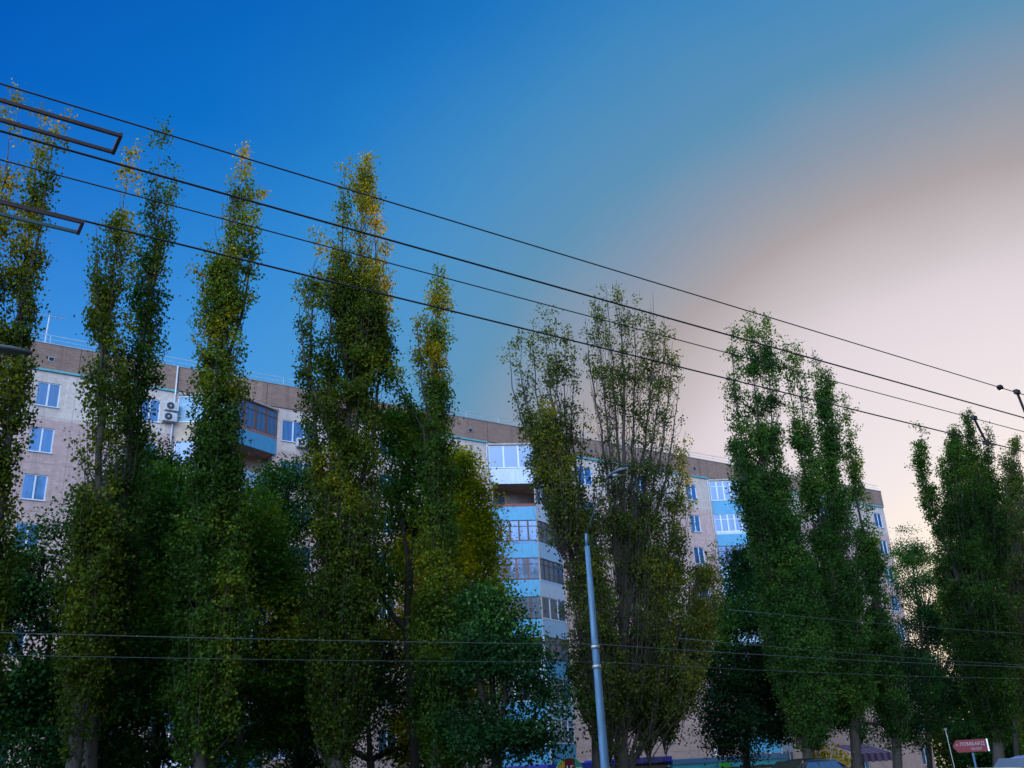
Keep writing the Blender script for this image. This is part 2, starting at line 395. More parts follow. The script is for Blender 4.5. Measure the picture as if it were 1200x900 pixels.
# ------------------------------------------------------------------ trees
class TM:
    """numpy mesh collector"""
    def __init__(s): s.v = []; s.f = []; s.t = []; s.n = 0
    def tube(s, pts, rad, seg=6):
        pts = np.asarray(pts, float); k = len(pts); rad = np.asarray(rad, float)
        d = np.gradient(pts, axis=0); d /= np.linalg.norm(d, axis=1)[:, None] + 1e-9
        ref = np.array([.31, .95, .02]); a = np.cross(d, ref); a /= np.linalg.norm(a, axis=1)[:, None] + 1e-9; b = np.cross(d, a)
        th = np.arange(seg) * 2 * math.pi / seg
        ring = pts[:, None, :] + rad[:, None, None] * (np.cos(th)[None, :, None] * a[:, None, :] + np.sin(th)[None, :, None] * b[:, None, :])
        s.v.append(ring.reshape(-1, 3))
        i = np.arange(k - 1)[:, None] * seg; j = np.arange(seg)[None, :]; j2 = (j + 1) % seg
        q = np.stack([i + j, i + j2, i + seg + j2, i + seg + j], -1).reshape(-1, 4) + s.n
        s.f.append(q); s.n += k * seg
    def leaves(s, c, size_, tint, hang=.5):
        """rhombic leaves at centres c"""
        n = len(c)
        if n == 0: return
        nrm_ = RNG.normal(size=(n, 3)); nrm_[:, 2] *= 1 - hang * .6
        nrm_ /= np.linalg.norm(nrm_, axis=1)[:, None]
        r = RNG.normal(size=(n, 3)); a = np.cross(nrm_, r); a /= np.linalg.norm(a, axis=1)[:, None] + 1e-9; b = np.cross(nrm_, a)
        L = (size_ * RNG.uniform(.65, 1.3, n))[:, None] * .62; Wd = L * RNG.uniform(.62, .95, n)[:, None]
        bend = nrm_ * L * RNG.uniform(-.25, .25, n)[:, None]
        v = np.stack([c - a * L, c + b * Wd + bend, c + a * L, c - b * Wd + bend], 1).reshape(-1, 3)
        s.v.append(v); s.f.append(np.arange(4 * n).reshape(-1, 4) + s.n); s.n += 4 * n
        s.t.append(np.repeat(np.clip(tint, 0, 1), 4))
    def make(s, name, mat, parent, tint=False, smooth=False):
        v = np.concatenate(s.v); f = np.concatenate(s.f)
        if parent is not None: v = v - np.array(parent.location)
        me = bpy.data.meshes.new(name)
        me.vertices.add(len(v)); me.vertices.foreach_set('co', v.astype(np.float32).ravel())
        me.loops.add(len(f) * 4); me.loops.foreach_set('vertex_index', f.astype(np.int32).ravel())
        me.polygons.add(len(f)); me.polygons.foreach_set('loop_start', np.arange(len(f), dtype=np.int32) * 4)
        me.update(calc_edges=True)
        if tint:
            at_ = me.attributes.new('tint', 'FLOAT', 'POINT'); at_.data.foreach_set('value', np.concatenate(s.t).astype(np.float32))
        return link(name, me, mat, parent, smooth)

def resample(P, step):
    P = np.asarray(P, float); seg = np.linalg.norm(np.diff(P[:, :3], axis=0), axis=1); cum = np.concatenate([[0], np.cumsum(seg)])
    n = max(4, int(cum[-1] / step)); t = np.linspace(0, cum[-1], n)
    return np.stack([np.interp(t, cum, P[:, i]) for i in range(P.shape[1])], 1), t

class Noise3:
    """cheap smooth value noise for crown density and tint"""
    def __init__(s, seed):
        g = np.random.default_rng(seed); s.k = g.normal(size=(7, 3)); s.ph = g.uniform(0, 6.28, 7)
    def __call__(s, p, scale):
        return np.mean(np.sin((p * scale) @ s.k.T + s.ph), axis=1)      # about -1..1, sd .27

def column_leaves(lf, wd, stem, dens, leaf, sparse, nz, tint0, tint_top, zmin, bare=.25, twig=.55):
    """a poplar stem: ascending limbs round a leading axis with leaf clumps along them. stem rows: x y z r"""
    S, t = resample(stem, .3); L = t[-1]
    area = float(np.sum((S[1:, 3] + S[:-1, 3]) * np.diff(t)))
    low_ = float(np.mean(np.clip((14 - S[:, 2]) / 10, 0, 1))); nl = int(area * 7.6 * dens * (1 + .8 * low_) + L * 2.2) + 4
    w_ = (S[:, 3] + .12) * (1 + .9 * np.clip((14 - S[:, 2]) / 10, 0, 1)); cdf = np.cumsum(w_) / w_.sum()
    ztop = S[:, 2].max(); zbot = S[:, 2].min()
    cs = []; 
    for _ in range(nl):
        i = int(np.searchsorted(cdf, RNG.random())); base = S[min(i, len(S) - 1)]
        rr = base[3]; ln = min(4.6, max(.7, rr * RNG.uniform(1.6, 2.9)))
        z1 = base[2] + ln * .5; z0 = max(base[2] - ln * .5, zmin - .5)
        # axis position at both ends (S runs top to bottom or the reverse; interpolate on z)
        o = np.argsort(S[:, 2]); ax = lambda z: np.array([np.interp(z, S[o, 2], S[o, 0]), np.interp(z, S[o, 2], S[o, 1]), z])
        re_ = np.interp(min(z1, ztop), S[o, 2], S[o, 3])
        th = RNG.uniform(0, 2 * math.pi); out = np.array([math.cos(th), math.sin(th), 0])
        e = re_ * .9 * math.sqrt(RNG.uniform(.05, 1.12))
        A = ax(min(z0, ztop)); B = ax(min(z1, ztop + .2)) + out * e; B[2] = z1
        mid = A * .5 + B * .5 + out * e * .28 + np.array([0, 0, -.1 * ln])
        if ln > .9 and RNG.random() < twig: wd.tube([A, mid, B], [.010 + .004 * ln, .008 + .0015 * ln, .004], 4)
        k = max(2, int(ln / .26)); u = np.sort(RNG.uniform(.15, 1.04, k))[:, None]
        cs.append((1 - u) ** 2 * A + 2 * u * (1 - u) * mid + u ** 2 * B)
    if not cs: return
    C = np.concatenate(cs); C = C + RNG.normal(size=C.shape) * [.13, .13, .12]
    C = C[C[:, 2] > zmin]
    hf = (C[:, 2] - zbot) / (ztop - zbot + 1e-6)
    keep = RNG.random(len(C)) > np.clip(sparse + .04 + .8 * nz(C, .9) + 1.15 * nz(C, 2.7) + .25 * np.clip(hf - .8, 0, 1), 0, .93)
    C = C[keep]; hf = hf[keep]
    m_ = np.maximum(3, RNG.poisson(25 * (1 - .35 * sparse), len(C)))
    idx = np.repeat(np.arange(len(C)), m_)
    P = C[idx] + RNG.normal(size=(len(idx), 3)) * [.145, .145, .14]
    tint = tint0 + (tint_top - tint0) * np.clip(hf[idx], 0, 1) ** 1.7 + .34 * nz(P, .55) + .35 * nz(P, 1.8) + RNG.normal(size=len(P)) * .11  # leaves shift to gold upward: autumn colour plus low sunlight painted in
    lf.leaves(P, leaf, tint, .6)

def px_stem(pts, n, dy=0.):
    """stem control points (photo px, py, half width px) measured on the tree's own depth n"""
    out = []
    for (x, y, r) in pts:
        p = at(x, y, n); out.append((p[0], p[1] + dy * (1 if len(out) else 1), p[2], size(r, p)))
    return out

GROUP_POP = 'tall poplars in the row before the apartment block'
def poplar(label, stems, n, base_px, leafkey='green', dens=1., sparse=.28, tint=(.42, .62), leaf=.092, zmin=2.2, trunk_r=.26, group=GROUP_POP):
    x0 = at(base_px[0], base_px[1], n)[0]; g = gz(n)
    t = thing('poplar_tree', label, 'tree', (x0, n, g), 0, group)
    lf = TM(); wd = TM(); nz = Noise3(int(x0 * 100) % 9973)
    first = True
    for k, st in enumerate(stems):
        kw = {}
        if isinstance(st, dict): kw = st; st = st['p']
        d = kw.get('dy', 0 if k == 0 else RNG.uniform(-.9, .9))
        P = np.array([(*px_stem([c3], n + d * (1 - i / len(st)) ** .5)[0],) for i, c3 in enumerate(st)])
        P = P[np.argsort(P[:, 2])]
        low = P[0]
        ax = P[:, :3].copy()
        if low[2] > g + 2.0 or k == 0:                        # bring the wood down into the bole
            if k == 0: root = np.array([x0, n, g - .25]); ax = np.vstack([root, ax[ax[:, 2] > g + 1.2]])
            else: 
                jz = max(g + 1.5, low[2] - 3.5)
                jx = np.interp(jz, main[:, 2], main[:, 0]); jy = np.interp(jz, main[:, 2], main[:, 1])
                ax = np.vstack([[jx, jy, jz], ax])
        if k == 0: main = ax
        A, tt = resample(ax, .7)
        A[1:-1] += RNG.normal(size=A[1:-1].shape) * [.035, .035, 0]
        rb = trunk_r if k == 0 else trunk_r * kw.get('tr', .3)
        if k == 0:
            rad = rb * np.clip(1 - (A[:, 2] - g) / (A[-1, 2] - g + .01), .06, 1) ** 1.25; rad[0] *= 1.5; rad[1] *= 1.12
        else: rad = rb * np.linspace(1, .08, len(A))
        wd.tube(A, rad, 8)
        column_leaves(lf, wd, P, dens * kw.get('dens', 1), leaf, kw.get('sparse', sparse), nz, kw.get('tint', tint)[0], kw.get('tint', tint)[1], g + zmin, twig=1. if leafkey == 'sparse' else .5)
    wd.make('trunk', M['bark'], t, smooth=True)
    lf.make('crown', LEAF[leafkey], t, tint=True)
    return t

def broad_tree(label, base_px, n, blobs, leafkey='deep', trunk_r=.22, dens=1., sparse=.2, tint=.45, leaf=.10, group='leafy trees between the poplars and the block', fork=.35, grow=1.13, name='leafy_tree', stuff=False):
    """blobs: (px, py, rx px, ry px[, depth factor]) measured at depth n"""
    b0 = at(base_px[0], base_px[1], n); g = gz(n)
    t = thing(name, label, 'tree', (b0[0], n, g), 0, group)
    lf = TM(); wd = TM(); nz = Noise3(int(abs(b0[0]) * 77 + n * 13) % 9973)
    root = np.array([b0[0], n, g - .25])
    cen = np.array([at(b[0], b[1], n) for b in blobs]); rad = np.array([(size(b[2], c) * grow, size(b[2], c) * grow * (b[4] if len(b) > 4 else .8), size(b[3], c) * grow) for b, c in zip(blobs, cen)])
    zl = (cen[:, 2] - rad[:, 2]).min(); zt = (cen[:, 2] + rad[:, 2]).max()
    tc_ = cen.mean(0); forkp = np.array([root[0] * .6 + tc_[0] * .4, n, max(g + 1.8, g + fork * (zt - g))])
    T, _ = resample(np.vstack([root, (root + forkp) / 2 + [.12, .1, 0], forkp]), .5)
    rr = np.linspace(trunk_r, trunk_r * .72, len(T)); rr[0] *= 1.4
    wd.tube(T, rr, 8)
    for bi, (c, r) in enumerate(zip(cen, rad)):
        c = c + np.array([0, RNG.uniform(-.5, .5), 0])
        hub = c + np.array([0, 0, -r[2] * .35])
        A, _ = resample(np.vstack([forkp, forkp * .5 + hub * .5 + RNG.normal(size=3) * .4, hub]), .6)
        wd.tube(A, np.linspace(trunk_r * .6, trunk_r * .28, len(A)), 6)
        vol = r[0] * r[2] * (r[1] + 1.0)
        nt_ = int(36 * vol ** .78 * dens) + 12
        d = RNG.normal(size=(nt_, 3)); d /= np.linalg.norm(d, axis=1)[:, None]
        q = RNG.uniform(.18, 1.0, nt_) ** .45
        tips = c + d * r * q[:, None] * (1 + .5 * nz(c + d * r, .9))[:, None]
        tips = tips[tips[:, 2] > g + 1.0]
        keep = RNG.random(len(tips)) > np.clip(sparse + .12 + 1.3 * nz(tips, 1.0) + 1.3 * nz(tips, 2.4), 0, .97); tips = tips[keep]
        for tp in tips[::7]:
            md = hub * .5 + tp * .5 + np.array([0, 0, .15 * r[2]]) * RNG.uniform(-.4, 1)
            wd.tube([hub + RNG.normal(size=3) * .05, md, tp], [.055, .035, .01], 4)
        m_ = RNG.poisson(74, len(tips)); idx = np.repeat(np.arange(len(tips)), m_)
        P = tips[idx] + RNG.normal(size=(len(idx), 3)) * [.42, .42, .20]
        P[:, 2] -= .18 * np.linalg.norm((P - tips[idx])[:, :2], axis=1)
        P = P[P[:, 2] > g + .5]
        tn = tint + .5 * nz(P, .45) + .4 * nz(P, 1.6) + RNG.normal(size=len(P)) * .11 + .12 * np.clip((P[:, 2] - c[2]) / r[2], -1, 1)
        lf.leaves(P, leaf, tn, -.3)
    wd.make('trunk', M['barkdark'], t, smooth=True)
    lf.make('crown', LEAF[leafkey], t, tint=True)
    return t

NP = 32.0
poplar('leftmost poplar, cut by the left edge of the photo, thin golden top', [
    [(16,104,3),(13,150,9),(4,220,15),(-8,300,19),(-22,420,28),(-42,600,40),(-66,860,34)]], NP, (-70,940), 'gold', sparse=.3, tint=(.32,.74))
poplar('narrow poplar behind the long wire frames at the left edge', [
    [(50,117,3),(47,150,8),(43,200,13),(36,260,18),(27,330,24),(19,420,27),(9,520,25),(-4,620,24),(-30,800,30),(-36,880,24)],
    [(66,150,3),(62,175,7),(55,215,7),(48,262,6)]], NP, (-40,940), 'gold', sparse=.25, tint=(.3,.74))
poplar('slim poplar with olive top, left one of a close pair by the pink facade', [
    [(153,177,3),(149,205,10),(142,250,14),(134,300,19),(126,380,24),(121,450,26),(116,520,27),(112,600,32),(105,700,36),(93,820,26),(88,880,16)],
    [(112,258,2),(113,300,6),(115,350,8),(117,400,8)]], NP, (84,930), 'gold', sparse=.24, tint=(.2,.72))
poplar('dark poplar with the taller twiggy top, right one of the close pair', [
    [(190,149,3),(187,175,8),(183,230,13),(180,290,20),(174,350,22),(163,430,27),(154,500,26),(144,600,34),(130,700,36),(110,840,26)],
    [(205,205,1.5),(198,245,4),(192,290,6)]], NP + 1.2, (104,930), 'green', sparse=.25, tint=(.25,.5))
poplar('poplar with a broad leafy base standing before the louvred balcony', [
    [(288,162,3),(284,190,10),(276,240,19),(268,300,27),(263,340,30),(259,400,31),(256,450,35),(250,520,33),(250,600,44),(247,700,54),(240,800,50),(235,870,34)],
    [(236,312,3),(238,335,7),(243,380,9),(250,440,10)],
    [(302,225,2),(299,250,5),(294,300,9),(286,360,12)]], NP, (231,930), 'green', sparse=.22, tint=(.35,.95))
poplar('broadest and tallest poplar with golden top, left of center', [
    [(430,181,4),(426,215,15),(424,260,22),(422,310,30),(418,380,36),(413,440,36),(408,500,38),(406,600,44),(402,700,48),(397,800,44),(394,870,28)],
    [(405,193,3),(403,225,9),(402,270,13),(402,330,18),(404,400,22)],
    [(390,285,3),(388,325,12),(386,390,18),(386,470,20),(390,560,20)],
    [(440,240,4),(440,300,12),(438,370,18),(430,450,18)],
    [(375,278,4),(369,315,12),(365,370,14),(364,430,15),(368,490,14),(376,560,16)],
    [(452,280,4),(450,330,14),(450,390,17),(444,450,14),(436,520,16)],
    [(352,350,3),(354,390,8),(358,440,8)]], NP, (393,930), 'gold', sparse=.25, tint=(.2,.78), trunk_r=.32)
poplar('narrow single-spired poplar with a side bough, rising beside the yellow-green tree', [
    [(513,306,3),(513,330,11),(512,370,19),(510,420,21),(508,470,24),(509,520,28),(512,600,26),(515,700,32),(515,800,40),(513,870,28)],
    [(460,436,8),(466,450,13),(478,472,9),(496,500,6)],
    [(490,378,3),(492,400,8),(494,440,9)]], NP, (511,930), 'green', sparse=.23, tint=(.4,.8))
poplar('bushy fan-shaped poplar with thin top and yellow foliage low down, left of the lamp', [
    [(640,363,3),(640,395,13),(644,450,15),(654,520,20),(668,600,24),(684,690,26),(696,800,30)],
    dict(p=[(612,382,3),(609,410,10),(612,450,13),(624,505,15),(646,570,18),(668,650,18)], sparse=.7),
    dict(p=[(664,378,2),(662,415,9),(661,465,12),(664,530,16),(674,610,18)], sparse=.7),
    dict(p=[(652,372,2),(652,400,10),(652,450,15),(658,520,16),(670,600,16)], sparse=.7),
    dict(p=[(626,372,2),(625,410,10),(629,460,15),(640,520,16),(658,600,16)], sparse=.7),
    dict(p=[(674,405,2),(672,440,9),(670,500,10),(676,570,12)], sparse=.7),
    dict(p=[(596,400,2),(598,440,6),(612,490,8),(634,550,10)], sparse=.7),
    dict(dens=2., p=[(640,490,14),(642,530,30),(648,580,34),(656,630,24)], sparse=.2, tint=(.72,.8)),
    dict(p=[(684,470,2),(684,510,7),(680,560,10),(684,620,12)], sparse=.4)], NP, (700,930), 'sparse', dens=.4, sparse=.66, tint=(.45,.6), leaf=.088)
poplar('widest thin-topped poplar showing its bare limbs, right of the lamp post', [
    [(722,328,4),(727,370,18),(731,430,20),(731,500,22),(730,580,28),(731,680,46),(730,780,50),(728,860,34)],
    dict(p=[(697,344,3),(700,380,13),(706,440,17),(714,520,21),(722,600,22),(727,680,22)], sparse=.7),
    dict(p=[(765,344,3),(767,385,14),(764,440,19),(756,510,20),(746,590,24),(738,680,24)], sparse=.7),
    dict(p=[(788,400,3),(787,440,10),(778,510,14),(764,580,18),(748,660,24)], sparse=.7),
    dict(p=[(744,352,2),(745,390,12),(744,440,16),(742,520,18),(738,600,20)], sparse=.7),
    dict(p=[(710,336,2),(714,380,13),(718,440,17),(724,520,18),(728,600,20)], sparse=.7),
    dict(p=[(686,372,2),(690,420,10),(700,480,14),(712,560,16),(722,640,20)], sparse=.7),
    dict(p=[(778,372,2),(778,420,12),(770,480,16),(758,560,18),(744,640,22)], sparse=.7),
    dict(p=[(796,440,2),(793,480,10),(784,540,14),(768,610,20)], sparse=.68),
    dict(dens=1.3, p=[(803,505,3),(800,550,13),(790,610,22),(774,690,30),(752,780,34)], sparse=.36, tint=(.5,.66)),
    dict(dens=1.7, p=[(836,640,6),(828,700,20),(808,760,28),(776,820,28)], sparse=.34, tint=(.6,.74)),
    dict(dens=1.7, p=[(740,560,6),(752,620,30),(768,690,46),(770,760,52),(756,830,44)], sparse=.3, tint=(.5,.6)),
    dict(dens=1.7, p=[(700,560,6),(690,630,28),(688,700,34),(700,780,40),(712,850,36)], sparse=.3, tint=(.45,.5)),
    dict(dens=1.7, p=[(820,640,6),(815,700,26),(800,780,34),(775,840,34)], sparse=.32, tint=(.55,.7)),
    dict(dens=1.6, p=[(676,580,4),(682,630,16),(696,700,22),(712,790,26)], sparse=.36, tint=(.45,.55))], NP, (727,935), 'sparse', dens=.4, sparse=.66, tint=(.36,.42), leaf=.088, trunk_r=.32)
poplar('dense bright green poplar with rounded double top, right of the blue balconies', [
    [(878,373,5),(881,405,14),(884,450,17),(890,510,20),(900,580,26),(914,660,34),(930,740,42),(942,810,36),(946,860,24)],
    [(897,376,5),(899,410,13),(902,460,15),(906,520,16),(914,590,18)],
    [(860,388,4),(858,420,9),(862,465,13),(870,520,15),(882,585,20)],
    [(858,515,5),(864,545,14),(880,590,18),(900,650,22)],
    [(912,560,6),(924,640,24),(938,720,34),(950,800,34),(954,860,20)]], NP, (951,935), 'bright', sparse=.2, tint=(.36,.5), trunk_r=.3)
poplar('three-tipped green poplar between the double-topped one and the lower spire', [
    [(951,407,4),(961,435,14),(967,480,18),(972,540,20),(978,610,24),(986,690,28),(994,770,30),(1000,850,22)],
    [(917,398,3),(922,430,8),(931,490,10),(944,560,14),(958,640,18),(974,730,20)],
    [(931,400,4),(936,440,9),(943,500,12),(952,560,14),(966,640,16)]], NP, (1005,935), 'bright', sparse=.22, tint=(.36,.46), trunk_r=.28)
poplar('lower slim green spire, rightmost of the tight clump at the building corner', [
    [(988,466,4),(993,495,9),(998,540,11),(1005,590,13),(1018,650,18),(1030,730,22),(1042,810,22),(1050,860,18)]], NP, (1056,935), 'bright', sparse=.22, tint=(.34,.44))
poplar('dark backlit poplar with a leaning side arm, beside the red arrow sign', [
    [(1116,503,5),(1118,540,18),(1122,590,26),(1130,650,36),(1144,730,44),(1160,810,30),(1168,860,22)],
    [(1132,486,4),(1136,525,14),(1143,580,22),(1148,640,28)],
    dict(p=[(1081,506,5),(1078,535,9),(1086,575,11),(1101,620,14),(1122,680,20)], sparse=.25),
    [(1158,505,3),(1158,545,11),(1158,600,20),(1160,660,28)],
    [(1164,572,5),(1168,610,9),(1172,660,12)]], NP, (1176,935), 'green', sparse=.2, tint=(.12,.25), trunk_r=.33)
poplar('thin backlit poplar cut by the right edge of the photo', [
    [(1190,506,3),(1187,545,12),(1186,590,18),(1190,660,28),(1200,760,28),(1212,850,22)],
    [(1178,520,2),(1178,560,5),(1182,620,9)],
    [(1215,560,4),(1208,610,16),(1208,690,22)]], NP + 2.5, (1222,935), 'sparse', sparse=.36, tint=(.3,.4))

# broad-crowned trees between the poplars and the block
broad_tree('loose green tree in front of the pink wall, lowest at the left', (66,960), 37, [(60,720,70,60),(110,655,66,62),(30,810,60,60),(120,780,60,70),(150,590,36,44),(50,870,80,50),(110,850,60,50),(0,690,40,60),(5,800,50,70)], 'deep', sparse=.3)
broad_tree('dark round tree right behind the close pair of poplars', (180,950), 40, [(176,565,48,50),(190,650,60,70),(180,760,60,70),(185,860,70,54)], 'deep', sparse=.18, tint=.34)
broad_tree('mid green tree before the louvred balcony, touching the broad-based poplar', (290,950), 36, [(212,600,46,56),(290,650,52,70),(310,740,58,70),(200,720,48,60),(280,840,64,60),(240,790,50,60)], 'mid', sparse=.14)
broad_tree('dark tree over the corner of the first blue balconies', (350,950), 41, [(338,580,36,46),(325,650,38,56),(345,740,46,60),(350,850,60,54)], 'deep', sparse=.26, tint=.36)
broad_tree('yellow-green autumn tree left of the second blue balconies', (500,950), 37, [(550,594,28,44),(512,650,60,76),(530,550,28,30),(560,625,20,30),(575,650,22,40),(525,750,66,60),(520,850,60,56)], 'yellow', sparse=.2, tint=.5)
broad_tree('dark forked tree with a diagonal limb left of the yellow-green one', (490,950), 35, [(462,560,34,64),(445,650,34,60),(470,505,26,26)], 'mid', sparse=.2, tint=.45, fork=.45)
broad_tree('drooping dark green tree under the second blue balconies', (580,950), 30, [(582,712,30,34),(588,775,52,46),(618,835,46,44),(566,850,46,38),(556,745,30,34)], 'deep', sparse=.42, tint=.34)
broad_tree('low bushy tree at the foot of the tallest poplar', (440,960), 38, [(440,790,44,70),(350,830,50,56),(480,850,40,44)], 'deep', sparse=.25)
broad_tree('blackish tree between the blue balconies and the bright poplars', (878,950), 36, [(884,700,42,50),(872,770,40,56),(905,800,44,60),(880,660,26,24),(848,800,30,54),(850,850,40,30)], 'deep', sparse=.16, tint=.22)
broad_tree('olive backlit tree in the gap past the building corner', (1095,950), 44, [(1080,700,40,50),(1090,780,48,60),(1065,640,16,22),(1120,740,30,60)], 'deep', sparse=.46, tint=.3)
broad_tree('backlit tree at the right edge behind the poplars', (1200,950), 46, [(1195,680,34,60),(1190,770,46,60),(1205,600,18,30)], 'deep', sparse=.46, tint=.3)
broad_tree('dark green tree low behind the tight poplar clump', (1015,950), 42, [(1010,760,44,60),(965,800,40,56),(1050,810,44,50)], 'deep', sparse=.16, tint=.26)
# a wood beyond the far end of the block closes the view
for i, (s_, n_, r_, lab) in enumerate([
        (94, 57, 3.4, 'dim tree hard against the end wall of the block'), (101, 62, 3.8, 'dark distant tree just past the far end of the block'),
        (104, 66, 4.0, 'distant olive tree straight behind the arrow sign'), (113, 67, 4.4, 'distant dusky tree filling the gap under the backlit crowns'),
        (119, 70, 4.4, 'farthest dim tree low beyond the right poplars'), (128, 74, 4.8, 'distant tree low at the right edge of the photo'),
        (98, 72, 4.2, 'hazy tree farthest back behind the building corner'), (140, 84, 5.2, 'large hazy tree farthest back at the right edge')]):
    b = np.array([s_, n_, gz(n_)]); 
    t = thing('distant_tree', lab, 'tree', tuple(b), 0, 'distant trees past the block')
    lf = TM(); wd = TM(); nz = Noise3(i + 5)
    wd.tube([b + [0, 0, -.2], b + [.1, 0, 3], b + [0, .2, 7]], [.3, .24, .08], 8)
    for k in range(9):
        e = b + [RNG.uniform(-1, 1) * r_, RNG.uniform(-1, 1) * r_, RNG.uniform(4, 7.5)]; wd.tube([b + [.1, 0, 3.4], (b + e) / 2 + [0, 0, 1.6], e], [.12, .08, .02], 5)
    d = RNG.normal(size=(520, 3)); d /= np.linalg.norm(d, axis=1)[:, None]
    tips = b + [0, 0, 4.3] + d * [r_, r_, 3.9] * (RNG.uniform(.1, 1, 520) ** .45)[:, None] * (1 + .25 * nz(d * 3, 1.))[:, None]
    P = np.repeat(tips, 20, 0) + RNG.normal(size=(520 * 20, 3)) * [.5, .5, .3]; P = P[P[:, 2] > b[2] + .4]
    lf.leaves(P, .24, .4 + .5 * nz(P, .4) + RNG.normal(size=len(P)) * .1, 0)
    wd.make('trunk', M['barkdark'], t, smooth=True); lf.make('crown', LEAF['olive' if i % 2 else 'deep'], t, tint=True)
p = at(970, 890, 33); t = thing('shrub', 'small shrub with bright yellow leaves between the right poplar trunks', 'shrub', (p[0], 33, gz(33)))
lf = TM(); wd = TM(); nz = Noise3(3)
for k in range(7):
    th = k * .9; e = np.array([p[0] + .7 * math.cos(th), 33 + .7 * math.sin(th), gz(33) + 1.9 + .3 * math.sin(k * 2.1)])
    wd.tube([(p[0], 33, gz(33) - .1), ((p[0] + e[0]) / 2, (33 + e[1]) / 2, gz(33) + 1.2), e], [.03, .02, .008], 4)
    lf.leaves(e + RNG.normal(size=(90, 3)) * [.3, .3, .28], .13, .85 + RNG.normal(size=90) * .12)
wd.make('stems', M['barkdark'], t); lf.make('foliage', LEAF['yellow'], t, tint=True)

# ------------------------------------------------------------------ apartment block
NF = 57.0; S_END = 85.4; S_BEG = -14.0; DEEP = 12.0; Z0 = -1.7; Z_LED = 24.72; Z_TOP = 26.35
ZC = {k: 23.2 - 2.8 * (9 - k) for k in range(1, 10)}
STACKS = [(14.0, 17.0, 20.5), (37.1, 40.1, 43.4), (60.4, 63.0, 66.1)]
PROT = 1.55
COLS = [(6.6, 1.25, 2), (12.35, 1.2, 2), (22.0, 2.35, 3), (28.6, 1.25, 2), (34.6, 1.2, 2), (46.3, 1.5, 2), (52.2, 1.25, 2), (58.1, 1.2, 2), (69.0, 1.5, 2), (75.2, 1.25, 2), (84.2, 1.2, 2)]
OUTCOLS = [(-8.0, 1.25, 2), (.2, 1.25, 2)]
bld = thing('apartment_block', 'long nine-storey pink panel apartment block with brown parapet and blue balconies', 'building', (0, NF, 0))
holes = []                                                     # (x0,x1,z0,z1,depth)
for (c, wd_, _) in COLS + OUTCOLS:
    for k in ZC: holes.append((c - wd_ / 2, c + wd_ / 2, ZC[k] - .74, ZC[k] + .74, .16))
for (a, b_, c) in STACKS:
    for k in ZC: holes.append((a + .25, c - .25, ZC[k] - 1.56, ZC[k] + 1.02, 1.15))
xs = sorted({S_BEG, S_END, *[h[0] for h in holes], *[h[1] for h in holes]}); zs = sorted({Z0, Z_LED, *[h[2] for h in holes], *[h[3] for h in holes]})
bm = bmesh.new(); vc = {}
def V(x, y, z):
    k = (round(x, 4), round(y, 4), round(z, 4))
    if k not in vc: vc[k] = bm.verts.new(k)
    return vc[k]
hset = {(round(h[0], 4), round(h[2], 4)): h for h in holes}
def in_hole(x, z):
    for h in holes:
        if h[0] < x < h[1] and h[2] < z < h[3]: return h
for i in range(len(xs) - 1):
    for j in range(len(zs) - 1):
        x0, x1, z0, z1 = xs[i], xs[i+1], zs[j], zs[j+1]
        if in_hole((x0 + x1) / 2, (z0 + z1) / 2): continue
        bm.faces.new((V(x0, 0, z0), V(x1, 0, z0), V(x1, 0, z1), V(x0, 0, z1)))
for h in holes:
    x0, x1, z0, z1, d = h
    bm.faces.new((V(x0,0,z0), V(x0,d,z0), V(x0,d,z1), V(x0,0,z1))); bm.faces.new((V(x1,0,z0), V(x1,0,z1), V(x1,d,z1), V(x1,d,z0)))
    bm.faces.new((V(x0,0,z0), V(x1,0,z0), V(x1,d,z0), V(x0,d,z0))); bm.faces.new((V(x0,0,z1), V(x0,d,z1), V(x1,d,z1), V(x1,0,z1)))
    f = bm.faces.new((V(x0,d,z0), V(x1,d,z0), V(x1,d,z1), V(x0,d,z1))); f.material_index = 1 if d > 1 else 2
for (x, sgn) in ((S_BEG, -1), (S_END, 1)):
    f = bm.faces.new((V(x,0,Z0), V(x,0,Z_LED), V(x,DEEP,Z_LED), V(x,DEEP,Z0))); f.material_index = 3
bm.faces.new((V(S_BEG,DEEP,Z0), V(S_BEG,DEEP,Z_LED), V(S_END,DEEP,Z_LED), V(S_END,DEEP,Z0)))
me = bpy.data.meshes.new('wall'); bm.to_mesh(me); bm.free()
link('wall', me, [M['wall'], M['loggia'], M['dark'], M['side']], bld)
m = MB(); e = .07                                               # parapet ring of brown panels, slightly proud
m.box((S_BEG - e, -e, Z_LED + .03), (S_END + e, .22, Z_TOP)); m.box((S_BEG - e, DEEP - .22, Z_LED + .03), (S_END + e, DEEP + e, Z_TOP))
m.box((S_BEG - e, .221, Z_LED + .03), (S_BEG + .2, DEEP - .221, Z_TOP)); m.box((S_END - .2, .221, Z_LED + .03), (S_END + e, DEEP - .221, Z_TOP))
m.make('parapet', M['parapet'], bld)
MB().box((S_BEG - .1, -.1, Z_TOP + .002), (S_END + .1, .26, Z_TOP + .06)).make('parapet_cap', M['metal'], bld)
MB().box((S_BEG + .201, .222, Z_TOP - .5), (S_END - .201, DEEP - .222, Z_TOP - .3)).make('roof', M['roof'], bld)
for (a, b_) in ((S_BEG, 13.9), (26.0, 37.0), (44.5, 60.3), (66.2, S_END)):
    MB().box((a, -.1, Z_LED - .10), (b_, .003, Z_LED + .028)).make('ledge', M['teal'], bld)
m = MB()
xr = S_BEG
while xr < S_END:
    m.bar((xr, .1, Z_TOP + .05), (xr, .1, Z_TOP + .62), .03, .03); xr += 2.9
